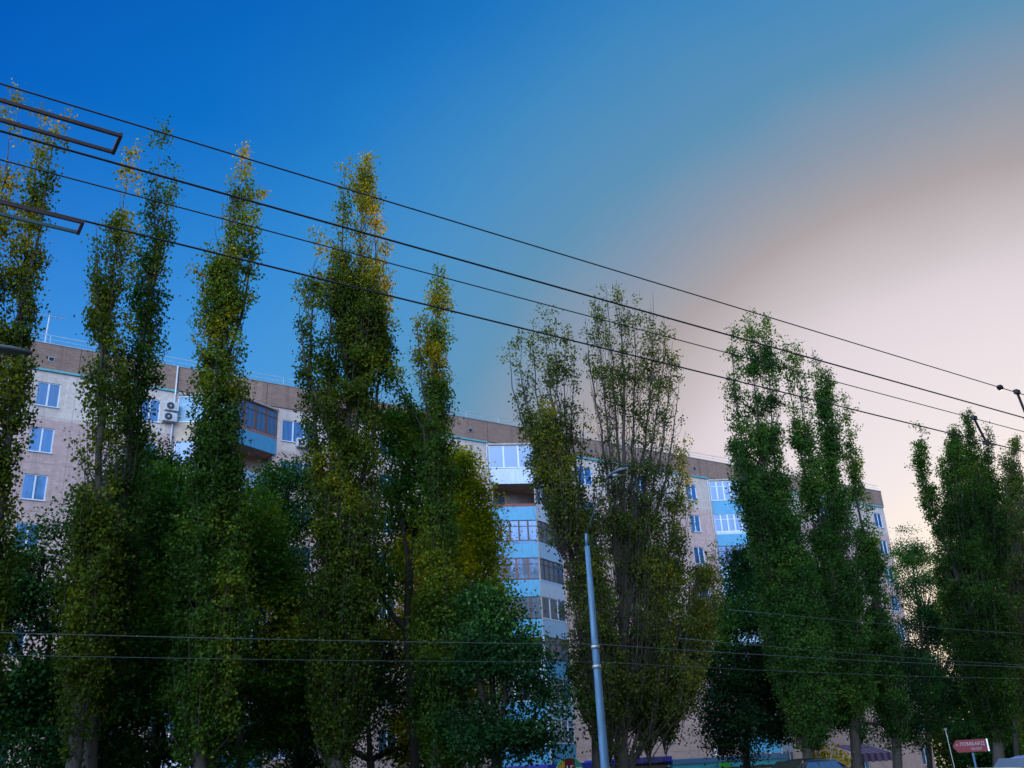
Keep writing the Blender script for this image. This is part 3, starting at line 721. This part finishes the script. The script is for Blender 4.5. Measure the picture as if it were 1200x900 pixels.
m.bar((S_BEG, .1, Z_TOP + .63), (S_END, .1, Z_TOP + .63), .03, .03); m.bar((S_BEG, .1, Z_TOP + .36), (S_END, .1, Z_TOP + .36), .02, .02)
m.make('roof_railing', M['rail'], bld)
xv = 6.5
while xv < S_END - 1:
    m = MB().box((xv - .17, -e - .03, 25.25), (xv + .17, -e - .003, 25.55)); v_ = m.make('vent', M['metal'], bld)
    MB().box((xv - .13, -e - .04, 25.29), (xv + .13, -e - .031, 25.51)).make('vent_opening', M['dark'], v_)
    xv += 5.8
for x_, z1_ in ((13.75, Z_TOP), (36.9, Z_LED), (60.1, Z_LED)):
    MB().tube([(x_, -.16, Z_TOP if z1_ == Z_TOP else 24.5), (x_, -.16, 24.3), (x_, -.10, 23.9), (x_, -.10, -1.2)], .055, 8).make('drain_pipe', M['rail'], bld, True)

def window_unit(c, wd_, k, panes, parent, mb=None):
    z0, z1 = ZC[k] - .74, ZC[k] + .74; x0, x1 = c - wd_ / 2 + .003, c + wd_ / 2 - .003
    f = MB() if mb is None else mb; y0, y1 = .05, .12; t_ = .06
    f.box((x0, y0, z0), (x1, y1, z0 + t_)); f.box((x0, y0, z1 - t_), (x1, y1, z1))
    f.box((x0, y0, z0 + t_ + .001), (x0 + t_, y1, z1 - t_ - .001)); f.box((x1 - t_, y0, z0 + t_ + .001), (x1, y1, z1 - t_ - .001))
    for i in range(1, panes):
        xm = x0 + (x1 - x0) * i / panes; f.box((xm - .045, y0 - .005, z0 + t_ + .001), (xm + .045, y1, z1 - t_ - .001))
    f.box((x0 - .06, -.07, z0 - .035), (x1 + .06, .049, z0 - .004))
    if mb is not None: return
    o = f.make('window', M['white'], parent)
    MB().box((x0 + .02, .085, z0 + .02), (x1 - .02, .1, z1 - .02)).make('pane', M['pane'], o)
    return o
for (c, wd_, pn) in COLS:
    for k in ZC: window_unit(c, wd_, k, pn, bld)
mb = MB()
for (c, wd_, pn) in OUTCOLS:
    for k in ZC: window_unit(c, wd_, k, pn, bld, mb)
o = mb.make('window', M['white'], bld); o['kind'] = 'stuff'
MB_ = MB()
for (c, wd_, pn) in OUTCOLS:
    for k in ZC: MB_.box((c - wd_/2 + .02, .085, ZC[k] - .72), (c + wd_/2 - .02, .1, ZC[k] + .72))
o2 = MB_.make('pane', M['pane'], o)

def flank_pt(p, q, t, off=0.):
    p = Vector(p); q = Vector(q); d = (q - p).normalized(); n = Vector((d.y, -d.x))
    return p + (q - p) * t + n * off
def flank_wall(mb, p, q, z0, z1, th, off=0., mi=0, t0=0., t1=1.):
    a = flank_pt(p, q, t0, off); b = flank_pt(p, q, t1, off); c = flank_pt(p, q, t1, off - th); d = flank_pt(p, q, t0, off - th)
    mb.prism([a, b, c, d], z0, z1, mi)

# style per flank: (panel material, top strip material or None, glazing frame material or None, mullions)
def balcony(stack, k, L, Rr):
    a, b_, c = stack; zf = ZC[k] - 1.6
    P0, PA, P1 = (a, -.004), (b_, -PROT), (c, -.004)
    s_ = MB(); s_.prism([P0, PA, P1], zf - .17, zf)
    o = s_.make('balcony', M['slab'], bld)
    if k == 9:
        MB().prism([(a - .05, -.08), (b_, -PROT - .14), (c + .05, -.08)], zf + 2.86, zf + 2.98).make('canopy', M['slab'], o)
    for (p, q), (pm, strip, gm, mull) in (((P0, PA), L), ((PA, P1), Rr)):
        w_ = MB(); flank_wall(w_, p, q, zf - .2, zf + (1.0 if not strip else .82), .06, .035, 0, .012, .988)
        w_.make('front_panel', M[pm], o)
        if strip:
            w_ = MB(); flank_wall(w_, p, q, zf + .823, zf + 1.04, .06, .025, 0, .012, .988); w_.make('rail_strip', M[strip], o)
        zb = zf + 1.045; zt = zf + 2.62 + (.2 if k == 9 else 0)
        if gm:
            g = MB(); flank_wall(g, p, q, zb, zb + .07, .07, .0, 0, .0, 1); flank_wall(g, p, q, zt - .07, zt, .07, .0, 0, .0, 1)
            for i in range(mull + 1):
                t_ = i / mull; hw = .018; flank_wall(g, p, q, zb + .071, zt - .071, .07, .004, 0, max(0, t_ - hw), min(1, t_ + hw))
            if mull >= 4: flank_wall(g, p, q, zt - .5, zt - .45, .05, -.003, 0, .02, .98)
            fr = g.make('glazing_frame', M[gm], o)
            h = MB(); flank_wall(h, p, q, zb + .05, zt - .05, .012, -.03, 0, .01, .99); h.make('glazing_pane', M['louvre' if pm == 'loggia' else 'pane_dark'], fr)
    if L[2] is None:                                            # open loggia: door and window on the back wall
        w_ = MB(); w_.box((a + .9, 1.09, zf + .9), (a + 2.0, 1.14, zf + 2.3)).make('loggia_window', M['pane_dark'], o)
    MB().bar((b_, -PROT + .02, zf - .16), (b_, -PROT + .02, zf + 2.62), .09, .09).make('corner_post', M['whitepanel' if L[2] == 'white' else 'slab'], o)
W = 'white'; B = 'blue'; PB = 'paleblue'; WP = 'whitepanel'
styles1 = {9: (('loggia', None, W, 2), (B, 'brownpanel', 'brown', 4)), 8: ((WP, None, W, 3), (PB, None, None, 3)), 7: ((PB, None, W, 3), (B, None, W, 4)),
           6: ((WP, None, 'brown', 4), (B, None, None, 4)), 5: ((B, None, W, 3), (PB, None, W, 4)), 4: ((PB, None, None, 3), (B, None, W, 3)), 3: ((B, None, 'darkwood', 4), (WP, None, W, 3)),
           2: ((WP, None, W, 3), (B, None, W, 3)), 1: ((PB, None, W, 3), (B, None, W, 3))}
styles2 = {9: ((WP, None, W, 3), (WP, None, W, 4)), 8: ((B, 'redrail', None, 3), (WP, None, W, 4)), 7: ((B, 'steelblue', 'darkwood', 5), (PB, None, 'darkwood', 5)),
           6: ((B, None, 'brown', 4), (WP, 'paleblue', 'darkwood', 5)), 5: ((B, None, 'darkwood', 4), (PB, None, W, 3)), 4: ((PB, None, W, 3), (B, None, 'darkwood', 4)),
           3: ((B, None, W, 3), (PB, None, W, 3)), 2: ((B, None, W, 4), (B, None, W, 4)), 1: ((PB, None, W, 3), (WP, None, W, 4))}
styles3 = {9: ((B, None, W, 5), (WP, None, W, 3)), 8: ((B, 'whitepanel', W, 5), (B, None, W, 3)), 7: ((PB, None, 'darkwood', 4), (B, None, W, 3)),
           6: ((B, None, W, 4), (PB, None, W, 3)), 5: ((PB, None, W, 3), (B, None, None, 3)), 4: ((B, None, 'brown', 4), (PB, None, W, 3)), 3: ((PB, None, W, 3), (B, None, W, 3)),
           2: ((B, None, W, 3), (WP, None, W, 3)), 1: ((PB, None, W, 3), (B, None, W, 3))}
for st, sty in zip(STACKS, (styles1, styles2, styles3)):
    for k in range(1, 10): balcony(st, k, *sty[k])

# an added block, out of view behind the camera: it shades the foot of the trees and shows in the lower windows
op = thing('added_shade_block', 'plain panel block added out of view behind the camera to shade the street', 'building', (30, -24, 0))
m = MB(); X0, X1 = -110, 130
for k in range(9):
    z0 = 1.0 + k * 2.8
    m.box((X0, -12, z0 - (1.0 if k == 0 else 0)), (X1, 0, z0 + .9)); m.box((X0, -12, z0 + .901), (X1, -.25, z0 + 2.299)); m.box((X0, -12, z0 + 2.3), (X1, 0, z0 + 2.799))
    for i in range(60): m.box((X0 + i * 4, -.249, z0 + .901), (X0 + i * 4 + 2.2, -.002, z0 + 2.299))
m.box((X0, -12, 26.2), (X1, .02, 27.2)); m.make('wall', M['wall'], op)
m = MB()
for k in range(9):
    for i in range(60): m.box((X0 + i * 4 + 2.22, -.22, 1.92 + k * 2.8), (X0 + i * 4 + 3.98, -.16, 3.28 + k * 2.8))
o = m.make('window', M['pane_dark'], op); o['kind'] = 'stuff'

# air conditioners hung on the wall
def ac(p, label):
    t = thing('air_conditioner', label, 'air conditioner', (p[0], NF - .03, p[2]), 0, 'air conditioner units on the facade')
    MB().box((-.42, -.36, -.29), (.42, -.06, .29)).make('casing', M['ac'], t, bevel=.02)
    m = MB(); m.tube([(-.1, -.375, 0), (-.1, -.361, 0)], .23, 20); m.make('fan_grille', M['fan'], t)
    m = MB(); m.tube([(-.1, -.39, 0), (-.1, -.3755, 0)], .06, 12); m.make('fan_hub', M['ac'], t)
    for x_ in (-.3, .3):
        MB().bar((x_, .027, -.31), (x_, -.36, -.31), .035, .03).make('bracket', M['metal'], t)
ac(at(200, 478, NF), 'upper of two white air conditioners left of the louvred balcony')
p = at(197.5, 490, NF); p[2] -= .02; ac(p, 'lower of two white air conditioners left of the louvred balcony')
ac(at(353, 520.5, NF), 'white air conditioner under the three-pane top floor window')
# roof masts
p = at(53, 396, NF + 1.0); zt = at(57, 369, NF + 1.0)[2]; zr = Z_TOP - .3
t = thing('tv_antenna', 'T-shaped television antenna on the roof at the left', 'antenna', (p[0], NF + 1.0, zr))
MB().tube([(0, 0, 0), (.05, 0, zt - zr)], .03, 8).make('mast', M['metal'], t)
m = MB(); m.bar((-.75, 0, zt - zr - .06), (.95, 0, zt - zr - .06), .035, .035)
for i in range(6): m.bar((-.6 + i * .28, -.3, zt - zr - .06), (-.6 + i * .28, .3, zt - zr - .06), .015, .015)
m.make('boom', M['metal'], t)
p = at(857, 555, NF + 1.0); zt = at(857, 528, NF + 1.0)[2]
t = thing('roof_mast', 'thin bare mast on the roof by the third blue balconies', 'mast', (p[0], NF + 1.0, zr))
m = MB(); m.tube([(0, 0, 0), (0, 0, zt - zr)], .03, 6); m.bar((-.3, 0, zt - zr - .25), (.3, 0, zt - zr - .25), .03, .03); m.make('pole', M['metal'], t)
for sx in (-1, 1): MB().bar((0, 0, 1.0), (sx * .9, 0, 0), .012, .012).make('stay_wire', M['metal'], t)

# ------------------------------------------------------------------ trolley wires over the road
def wire(name, y, z, r, mat, label, cat, group, x0=-14, x1=130, sag=0.):
    m = MB(); n_ = 30
    m.tube([(x0 + (x1 - x0) * i / n_, y, z - sag * math.sin(math.pi * ((i * 6 / n_) % 1))) for i in range(n_ + 1)], r, 6)
    o = m.make(name, mat, None, True); return tag(o, label, cat, group)
H1, H2 = 6.15, 7.06                                             # distances of the two contact wires
g_ = 'trolleybus wires over the road'
ZC1 = 1.65 + .674 * H1; ZC2 = 1.65 + .5885 * H2; ZM1 = 1.65 + .735 * H1; ZM2 = 1.65 + .638 * H2
wire('contact_wire', H1, ZC1, .0085, M['wire'], 'thick contact wire second from the top, under the uppermost wire', 'wire', g_)
wire('contact_wire', H2, ZC2, .0085, M['wire'], 'thick contact wire lowest of the four crossing the sky', 'wire', g_)
wire('messenger_wire', H1, ZM1, .0062, M['wire'], 'thin wire topmost of the four crossing the sky', 'wire', g_)
wire('messenger_wire', H2, ZM2, .0058, M['wire'], 'thin wire third from the top between the two thick wires', 'wire', g_)
def frame(y, z, x1, label, teal):
    t = thing('wire_spreader', label, 'wire spreader', (x1, y, z), 0, 'long frames clamped on the trolley wires')
    w_ = .11 if not teal else .085; x0 = -4.2
    MB().bar((x0, w_, 0), (0, w_, 0), .021, .024).make('rail', M['tealbar'] if teal else M['frame'], t)
    MB().bar((x0, -w_, 0), (0, -w_, 0), .021, .024).make('rail', M['frame'], t)
    MB().bar((.014, -w_ - .018, 0), (.014, w_ + .012, 0), .024, .03).make('end_bar', M['frame'], t)
    MB().bar((x0 - .014, -w_ - .018, 0), (x0 - .014, w_ + .012, 0), .024, .03).make('end_bar', M['frame'], t)
    MB().box((x0 + 1.2, -w_ - .02, .0185), (x0 + 1.26, w_ + .02, .03)).make('clamp', M['metal'], t)
    return t
frame(6.06, 1.65 + .7005 * 6.06, .147 * 6.06, 'long dark rectangular frame on the upper trolley wires at the left edge', False)
frame(7.02, 1.65 + .579 * 7.02, .1215 * 7.02, 'shorter dark frame with a teal rail on the lowest trolley wire', True)
def hanger(y, s0, z0, s1, z1, label):
    t = thing('wire_hanger', label, 'hanger', (s0, y, z0), 0, 'slanting hangers between the trolley wires')
    MB().tube([(0, 0, 0), (s1 - s0, 0, z1 - z0)], .018, 8).make('strut', M['wire'], t)
    MB().box((-.05, -.025, -.02), (.05, .025, .04)).make('clamp', M['wire'], t)
    MB().box((s1 - s0 - .06, -.025, z1 - z0 - .04), (s1 - s0 + .08, .025, z1 - z0 + .02)).make('clamp', M['wire'], t)
p = at(1193, 464, H1); q = at(1206, 497, H1); hanger(H1, p[0], ZM1, q[0], ZC1, 'slanting dark strut joining the upper pair of wires at the right edge')
p = at(1142, 492, H2); q = at(1156, 520, H2); hanger(H2, p[0], ZM2, q[0], ZC2, 'slanting dark strut joining the lower pair of wires before the right poplar')
p = at(1173, 458, H1); m = MB()
t = thing('wire_insulator', 'small dark bead insulator on the topmost wire near the right edge', 'insulator', (p[0], H1, ZM1))
MB().tube([(-.07, 0, 0), (-.03, 0, 0), (0, 0, 0), (.03, 0, 0), (.07, 0, 0)], [.012, .034, .042, .034, .012], 10).make('bead', M['wire'], t, True)

# ------------------------------------------------------------------ street lamps and cables
def street_lamp(x, y, z_top, arm, label, head_rise, rot=0.):
    t = thing('street_lamp', label, 'street lamp', (x, y, 0), rot, 'street lamps on the far pavement')
    MB().tube([(0, 0, -.1), (0, 0, .5), (0, 0, z_top * .6), (0, 0, z_top)], [.125, .12, .095, .07], 16).make('pole', M['lamp'], t, True)
    MB().tube([(0, 0, z_top + .001), (0, 0, z_top + .35)], [.05, .04], 10).make('pole_cap', M['lamp'], t, True)
    hz_ = z_top + head_rise
    MB().tube([(0, 0, z_top + .34), (0, -arm * .3, z_top + .34 + (head_rise - .34) * .42), (0, -arm * .62, hz_ - .2), (0, -arm * .82, hz_ - .02)], .018, 10).make('arm', M['lamphead'], t, True)
    hd = MB()
    prof = [(-arm * .78, .05, .05), (-arm * .84, .10, .075), (-arm * 1.02, .15, .10), (-arm * 1.2, .14, .09), (-arm * 1.3, .05, .04)]
    rings = []
    for (yy, hw, hh) in prof:
        rings.append([hd.bm.verts.new((hw * math.cos(a), yy, hz_ + max(-.02, hh * math.sin(a)) + .25 * abs(yy + arm * .8) * .25)) for a in [i * math.pi / 6 for i in range(12)]])
    for i in range(len(rings) - 1):
        for k in range(12): hd.bm.faces.new((rings[i][k], rings[i][(k+1) % 12], rings[i+1][(k+1) % 12], rings[i+1][k]))
    hd.bm.faces.new(rings[0]); hd.bm.faces.new(rings[-1][::-1])
    h_ = hd.make('lamp_head', M['lamphead'], t, True)
    ln = MB(); ln.tube([(0, -arm * 1.04, hz_ - .075), (0, -arm * 1.04, hz_ - .05), (0, -arm * 1.04, hz_ - .01)], [.05, .11, .125], 12); ln.make('lamp_glass', M['lens'], h_, True)
    for zc_ in (4.5, 4.0):
        rr = .135 - .05 * zc_ / z_top
        MB().tube([(0, 0, zc_ - .04), (0, 0, zc_ + .04)], rr + .012, 16).make('clamp_band', M['metal'], t, True)
    return t
LN = 20.0
p = at(688, 640, LN); hp = at(722, 556, 18.5)
street_lamp(.806 * LN, LN, p[2], 1.45, 'blue-grey tapered street lamp pole with a thin arm standing in the middle', hp[2] - p[2])
street_lamp(-2.9, 18.6, 7.9, 3.6, 'street lamp beyond the left edge with only its dark lamp head showing', 1.45, R(90))
def cable(name, y, pts, r, label, group='service cables along the trees'):
    m = MB(); P_ = []
    for (x0, z0), (x1, z1) in zip(pts[:-1], pts[1:]):
        sag = .012 * (x1 - x0)
        for i in range(14):
            u = i / 14; P_.append((x0 + (x1 - x0) * u, y, z0 + (z1 - z0) * u - 4 * sag * u * (1 - u) * .5))
    P_.append((pts[-1][0], y, pts[-1][1]))
    m.tube(P_, r, 6); o = m.make(name, M['cable'], None, True); return tag(o, label, 'cable', group)
yc = LN - .16
cable('service_cable', yc, [(-22, 4.75), (16.1, 4.55), (54, 4.35)], .0075, 'pale cable crossing the lower trees from the left edge to the lamp pole')
cable('service_cable', yc, [(-22, 4.45), (16.1, 4.1), (54, 3.95)], .005, 'thin faint cable just under the pale one on the lamp pole')
cable('service_cable', LN + 1.5, [(22.9, 6.0), (56, 5.95)], .0065, 'highest thin cable through the right trees under the blue balconies')
cable('service_cable', LN + .9, [(20, 4.95), (56, 4.35)], .0065, 'middle cable sloping across the dark trees at the right')
for (x_, h_, lab) in ((54, 7.6, 'lamp pole beyond the right edge carrying the cables'), (-22, 7.6, 'lamp pole far to the left carrying the cables')):
    street_lamp(x_, LN, h_, 1.45, lab, 1.2)

# ------------------------------------------------------------------ signs, kiosks, cars
def text_mesh(txt, size_, depth, mat, name, parent, loc, rot=(R(90), 0, 0)):
    cu = bpy.data.curves.new(name, 'FONT'); cu.body = txt; cu.size = size_; cu.extrude = depth; cu.align_x = 'CENTER'; cu.align_y = 'CENTER'
    o = bpy.data.objects.new('tmp', cu); COL.objects.link(o)
    dg = bpy.context.evaluated_depsgraph_get(); me = bpy.data.meshes.new_from_object(o.evaluated_get(dg)); bpy.data.objects.remove(o)
    ob = link(name, me, mat, parent); ob.location = loc; ob.rotation_euler = rot; return ob
SN = 21.2; pl, pr = at(1115, 876, SN), at(1157, 872, SN); pc = (pl + pr) / 2
fz = math.atan2(pc[1], pc[0]) - math.pi / 2                       # turned to the traffic
wS = size(37, pc); hS = size(13.5, pc)
t = thing('arrow_sign', 'red arrow-shaped advertising sign with white lettering on a thin post', 'sign', (pc[0], pc[1], 0), fz)
MB().tube([(.05, 0, -.2), (.05, 0, pc[2] - hS / 2 - .031)], .04, 10).make('post', M['lamp'], t)
m = MB(); zc_ = pc[2]; a_ = [(-wS/2, zc_), (-wS/2 + wS * .12, zc_ - hS/2), (wS/2, zc_ - hS/2), (wS/2, zc_ + hS/2), (-wS/2 + wS * .12, zc_ + hS/2)]
f0 = [m.bm.verts.new((x, -.05, z)) for x, z in a_]; f1 = [m.bm.verts.new((x, .05, z)) for x, z in a_]
m.bm.faces.new(f0); m.bm.faces.new(f1[::-1])
for i in range(5): m.bm.faces.new((f0[i], f0[(i+1) % 5], f1[(i+1) % 5], f1[i]))
bd = m.make('board', M['red'], t)
MB().box((wS/2 + .002, -.06, zc_ - hS/2), (wS/2 + .05, .06, zc_ + hS/2)).make('side_edge', M['signwhite'], t)
text_mesh('« ЛОМБАРД', wS * .142, .004, M['signgrey'], 'lettering', bd, (.02, -.056, zc_ + hS * .14))
text_mesh('ЗАЛОГ', wS * .1, .004, M['signgrey'], 'lettering', bd, (wS * .18, -.056, zc_ - hS * .27))
p = at(1112, 868, 30); t = thing('white_post', 'thin white post leaning beside the arrow sign', 'post', (p[0] - .1, 30, gz(30)))
MB().tube([(.15, 0, -.1), (0, 0, p[2] + .5 - gz(30))], .018, 8).make('shaft', M['rail'], t); MB().box((-.05, -.05, p[2] + .501 - gz(30)), (.05, .05, p[2] + .6 - gz(30))).make('cap', M['metal'], t)

def pavilion(x0, x1, y0, y1, ztop, label, body, fascia, low=None, name='shop_pavilion'):
    g = gz(y0); t = thing(name, label, 'kiosk', ((x0 + x1) / 2, y0, g)); hw = (x1 - x0) / 2; H = ztop - g; D = y1 - y0
    MB().box((-hw, .1, -.05), (hw, D, H - .45)).make('body', M[body], t)
    MB().box((-hw - .15, -.35, H - .32), (hw + .15, D + .1, H)).make('fascia', M[fascia], t, bevel=.02)
    if low: MB().box((-hw - .1, -.3, H - .62), (hw + .1, .09, H - .325)).make('light_band', M[low], t)
    nwin = max(2, int((x1 - x0) / 1.6))
    for i in range(nwin):
        a_ = -hw + .15 + (2 * hw - .3) * i / nwin; b__ = -hw + .15 + (2 * hw - .3) * (i + 1) / nwin - .1
        fr = MB(); z0, z1 = .5, H - .8
        if i == nwin // 2: z0 = .05
        fr.box((a_, .04, z0), (b__, .098, z0 + .06)); fr.box((a_, .04, z1 - .06), (b__, .098, z1)); fr.box((a_, .04, z0 + .061), (a_ + .06, .098, z1 - .061)); fr.box((b__ - .06, .04, z0 + .061), (b__, .098, z1 - .061))
        fo = fr.make('door' if i == nwin // 2 else 'shop_window', M['white'], t)
        MB().box((a_ + .05, .06, z0 + .05), (b__ - .05, .08, z1 - .05)).make('pane', M['shopglass'], fo)
    return t, hw, H
YK = 46.0
k1, hw, H = pavilion(at(640, 897, YK)[0], at(714, 893, YK)[0], YK, YK + 5, at(695, 893, YK)[2], 'navy kiosk with a round three-coloured sign at the foot of the lamp pole', 'kiosk', 'navy')
# round sign on the navy kiosk: yellow, red and green thirds with a green rim
pc = at(666, 889, YK - .5); rs = .98; cx = pc[0]; cz = pc[2] - rs
t = thing('round_sign', 'round shop sign in yellow, red and green with white letters on the navy kiosk', 'sign', (cx, YK - .55, cz))
for (a_, b__, mat, nm) in ((-rs, -.36, 'yellow', 'yellow_face'), (-.36, .36, 'red', 'red_face'), (.36, rs, 'green', 'green_face')):
    m = MB(); n_ = 14; up_ = []; dn = []
    for i in range(n_ + 1):
        x = a_ + (b__ - a_) * i / n_; h = math.sqrt(max(0, rs * rs - x * x)) + .001; up_.append((x, h)); dn.append((x, -h))
    poly = up_ + dn[::-1]
    f0 = [m.bm.verts.new((x, -.05, z)) for x, z in poly]; f1 = [m.bm.verts.new((x, .05, z)) for x, z in poly]
    m.bm.faces.new(f0); m.bm.faces.new(f1[::-1])
    for i in range(len(poly)): m.bm.faces.new((f0[i], f0[(i+1) % len(poly)], f1[(i+1) % len(poly)], f1[i]))
    m.make(nm, M[mat], t)
m = MB(); m.tube([((rs + .04) * math.cos(i * math.pi / 20), 0, (rs + .04) * math.sin(i * math.pi / 20)) for i in range(41)], .045, 8, False); m.make('rim', M['green'], t, True)
text_mesh('LE', .52, .005, M['signwhite'], 'lettering', t, (0, -.058, .42)); text_mesh('IO', .42, .005, M['signwhite'], 'lettering', t, (.64, -.058, .36))
pav2, hw, H = pavilion(at(737, 893, YK)[0], at(781, 890, YK)[0], YK, YK + 4, at(765, 887, YK)[2], 'small dark kiosk with a violet lettered board under the thin-topped poplar', 'kiosk', 'navy')
text_mesh('ТУРИЗМ', .5, .01, M['lilac'], 'lettering', pav2, (-.2, -.365, H - .2))
k3, hw, H = pavilion(at(786, 888, YK)[0], at(917, 888, YK)[0], YK, YK + 5, at(850, 886.5, YK)[2], 'long low pavilion with steel-blue roof edge and turquoise band', 'kiosk', 'steelblue', 'cyan')
MB().box((-1.2, -.33, H - .63), (-.3, -.302, H - .34)).make('green_sign', M['grassgreen'], k3)
p = at(845, 883, YK + .5); t = thing('roof_sign', 'small red and white sign box on the pavilion roof edge', 'sign', (p[0], YK + .5, gz(YK) + H))
MB().box((-.32, -.1, .08), (.32, .1, .5)).make('board', M['red'], t); MB().box((-.42, -.1, .08), (-.322, .1, .55)).make('side_edge', M['signwhite'], t)
for x_ in (-.25, .25): MB().box((x_ - .02, -.02, 0), (x_ + .02, .02, .079)).make('leg', M['metal'], t)
# striped awning stall
pa, pb = at(1008, 886, 38), at(1046, 882, 38); g = gz(38); zt = pa[2] + .1; W_ = pb[0] - pa[0]
t = thing('awning_stall', 'market stall with a purple striped awning behind the right poplar trunks', 'stall', (pa[0], 38, g))
zt -= g
m = MB()
for i in range(10):
    x0 = W_ * i / 10; m.quad([(x0, 0, zt), (x0 + W_ / 10, 0, zt), (x0 + W_ / 10, 1.8, zt + .55), (x0, 1.8, zt + .55)], i % 2)
    m.quad([(x0, -.001, zt), (x0 + W_ / 10, -.001, zt), (x0 + W_ / 10, -.03, zt - .42 - .05 * (i % 2)), (x0, -.03, zt - .42 - .05 * (i % 2))], i % 2)
aw = m.make('awning', [M['purple'], M['lilac']], t); so = aw.modifiers.new('thick', 'SOLIDIFY'); so.thickness = .02
for x_ in (.06, W_ - .06):
    for y_, hh in ((.06, zt - .02), (1.74, zt + .5)): MB().tube([(x_, y_, -.05), (x_, y_, hh)], .03, 8).make('post', M['metal'], t)
MB().box((.2, .3, .75), (W_ - .2, 1.4, .83)).make('counter', M['kiosk'], t); MB().box((.25, .31, 0), (W_ - .25, .37, .745)).make('front_board', M['orange'], t)

def car(label, loc, rz, paint, L=4.2, Wd=1.72, H=1.47):
    t = thing('parked_car', label, 'car', loc, rz, 'cars on the street')
    st = [(-.50, .24, .60, .62), (-.485, .22, .70, .74), (-.40, .20, .76, .90), (-.30, .20, .82, 1.02), (-.24, .20, .86, 1.08), (-.12, .20, .90, H - .06), (0, .20, .90, H), (.12, .20, .90, H - .01), (.26, .20, .90, H - .08),
          (.38, .20, .92, 1.18), (.44, .20, .90, .98), (.485, .24, .80, .86), (.50, .30, .62, .66)]
    m = MB(); rings = []
    for (u, zb, zbelt, zt_) in st:
        hw = Wd / 2 * (1 - .55 * max(0, abs(u) - .38) ** 1.2 * 4); tw = hw * (.94 if zt_ - zbelt < .2 else .74)
        pr = [(-hw * .9, zb), (-hw, zb + .18), (-hw, zbelt - .12), (-hw * .97, zbelt), (-tw, zt_ - .05), (-tw * .7, zt_), (tw * .7, zt_), (tw, zt_ - .05), (hw * .97, zbelt), (hw, zbelt - .12), (hw, zb + .18), (hw * .9, zb)]
        rings.append([m.bm.verts.new((u * L, y, z)) for y, z in pr])
    for i in range(len(rings) - 1):
        for k in range(12): m.bm.faces.new((rings[i][k], rings[i][(k+1) % 12], rings[i+1][(k+1) % 12], rings[i+1][k]))
    m.bm.faces.new(rings[0]); m.bm.faces.new(rings[-1][::-1])
    b = m.make('body', M[paint], t, True); sd = b.modifiers.new('sub', 'SUBSURF'); sd.levels = 1; sd.render_levels = 2
    for sgn in (-1, 1):
        for (xa, xb, xc, xd) in ((-.22, .0, -.0, -.11), (.015, .30, .24, .015)):
            y0, y1 = sgn * Wd / 2 * .985, sgn * Wd / 2 * .80
            mm = MB(); q_ = [(xa * L, y0, .93), (xb * L, y0, .93), (xc * L, y1, H - .14), (xd * L, y1, H - .14)]
            a = [mm.bm.verts.new(p_) for p_ in q_]; c_ = [mm.bm.verts.new((p_[0], p_[1] - sgn * .03, p_[2])) for p_ in q_]
            mm.bm.faces.new(a); mm.bm.faces.new(c_[::-1])
            for i in range(4): mm.bm.faces.new((a[i], a[(i+1) % 4], c_[(i+1) % 4], c_[i]))
            mm.make('side_window', M['carglass'], t)
        MB().box((-.20 * L, sgn * (Wd / 2 + .02), .92), (-.165 * L, sgn * (Wd / 2 + .2), 1.05)).make('mirror', M[paint], t, bevel=.03)
        MB().tube([(-.488 * L, sgn * .55, .66), (-.47 * L, sgn * .55, .66)], [.1, .13], 14).make('headlight', M['headlight'], t)
        MB().box((.475 * L, sgn * .62 - .1, .72), (.497 * L, sgn * .62 + .1, .9)).make('tail_light', M['taillight'], t)
        for xw in (-.31, .30):
            yw = sgn * (Wd / 2 - .1); tyre = MB().tube([(xw * L, yw - .1, .31), (xw * L, yw - .07, .31), (xw * L, yw + .07, .31), (xw * L, yw + .1, .31)], [.27, .31, .31, .27], 24).make('wheel', M['rubber'], t, True)
            MB().tube([(xw * L, yw + sgn * .1005, .31), (xw * L, yw + sgn * .115, .31)], [.2, .17], 18).make('rim', M['rim'], tyre)
    for (u0, z0, u1, z1, nm) in ((-.235, 1.06, -.125, H - .085, 'windscreen'), (.37, 1.19, .275, H - .10, 'rear_window')):
        d_ = Vector((u1 * L - u0 * L, 0, z1 - z0)); n_ = Vector((-d_.z, 0, d_.x)).normalized() * (1 if u0 < 0 else -1); n_ = n_ * .035
        mm = MB(); q_ = [(u0 * L, -.66, z0), (u0 * L, .66, z0), (u1 * L, .56, z1), (u1 * L, -.56, z1)]
        a = [mm.bm.verts.new(Vector(p_) + n_) for p_ in q_]; c_ = [mm.bm.verts.new(Vector(p_) - n_) for p_ in q_]
        mm.bm.faces.new(a); mm.bm.faces.new(c_[::-1])
        for i in range(4): mm.bm.faces.new((a[i], a[(i+1) % 4], c_[(i+1) % 4], c_[i]))
        mm.make(nm, M['carglass'], t)
    MB().box((-.507 * L, -.26, .42), (-.497 * L, .26, .53)).make('number_plate', M['plate'], t)
    return t
p = at(1130, 899, 8.3); car('teal car on the road, nearest the arrow sign at the bottom edge', (p[0] + .1, 8.3, -.13), 0, 'carteal', H=1.47)
p = at(1200, 893, 11.5); car('blue car on the road cut by the right edge', (p[0] + .6, 11.5, -.13), 0, 'carblue', H=1.52)
p = at(938, 891, 23.4); car('black car parked on the far pavement edge by the long pavilion', (p[0], 23.4, -.02), 0, 'carblack', H=1.5)

# ------------------------------------------------------------------ render settings
vs = scene.view_settings; vs.view_transform = 'Standard'; vs.look = 'None'; vs.exposure = 0; vs.gamma = 1
scene.cycles.max_bounces = 6; scene.cycles.diffuse_bounces = 3; scene.cycles.glossy_bounces = 3; scene.cycles.transmission_bounces = 4
scene.cycles.use_denoising = True
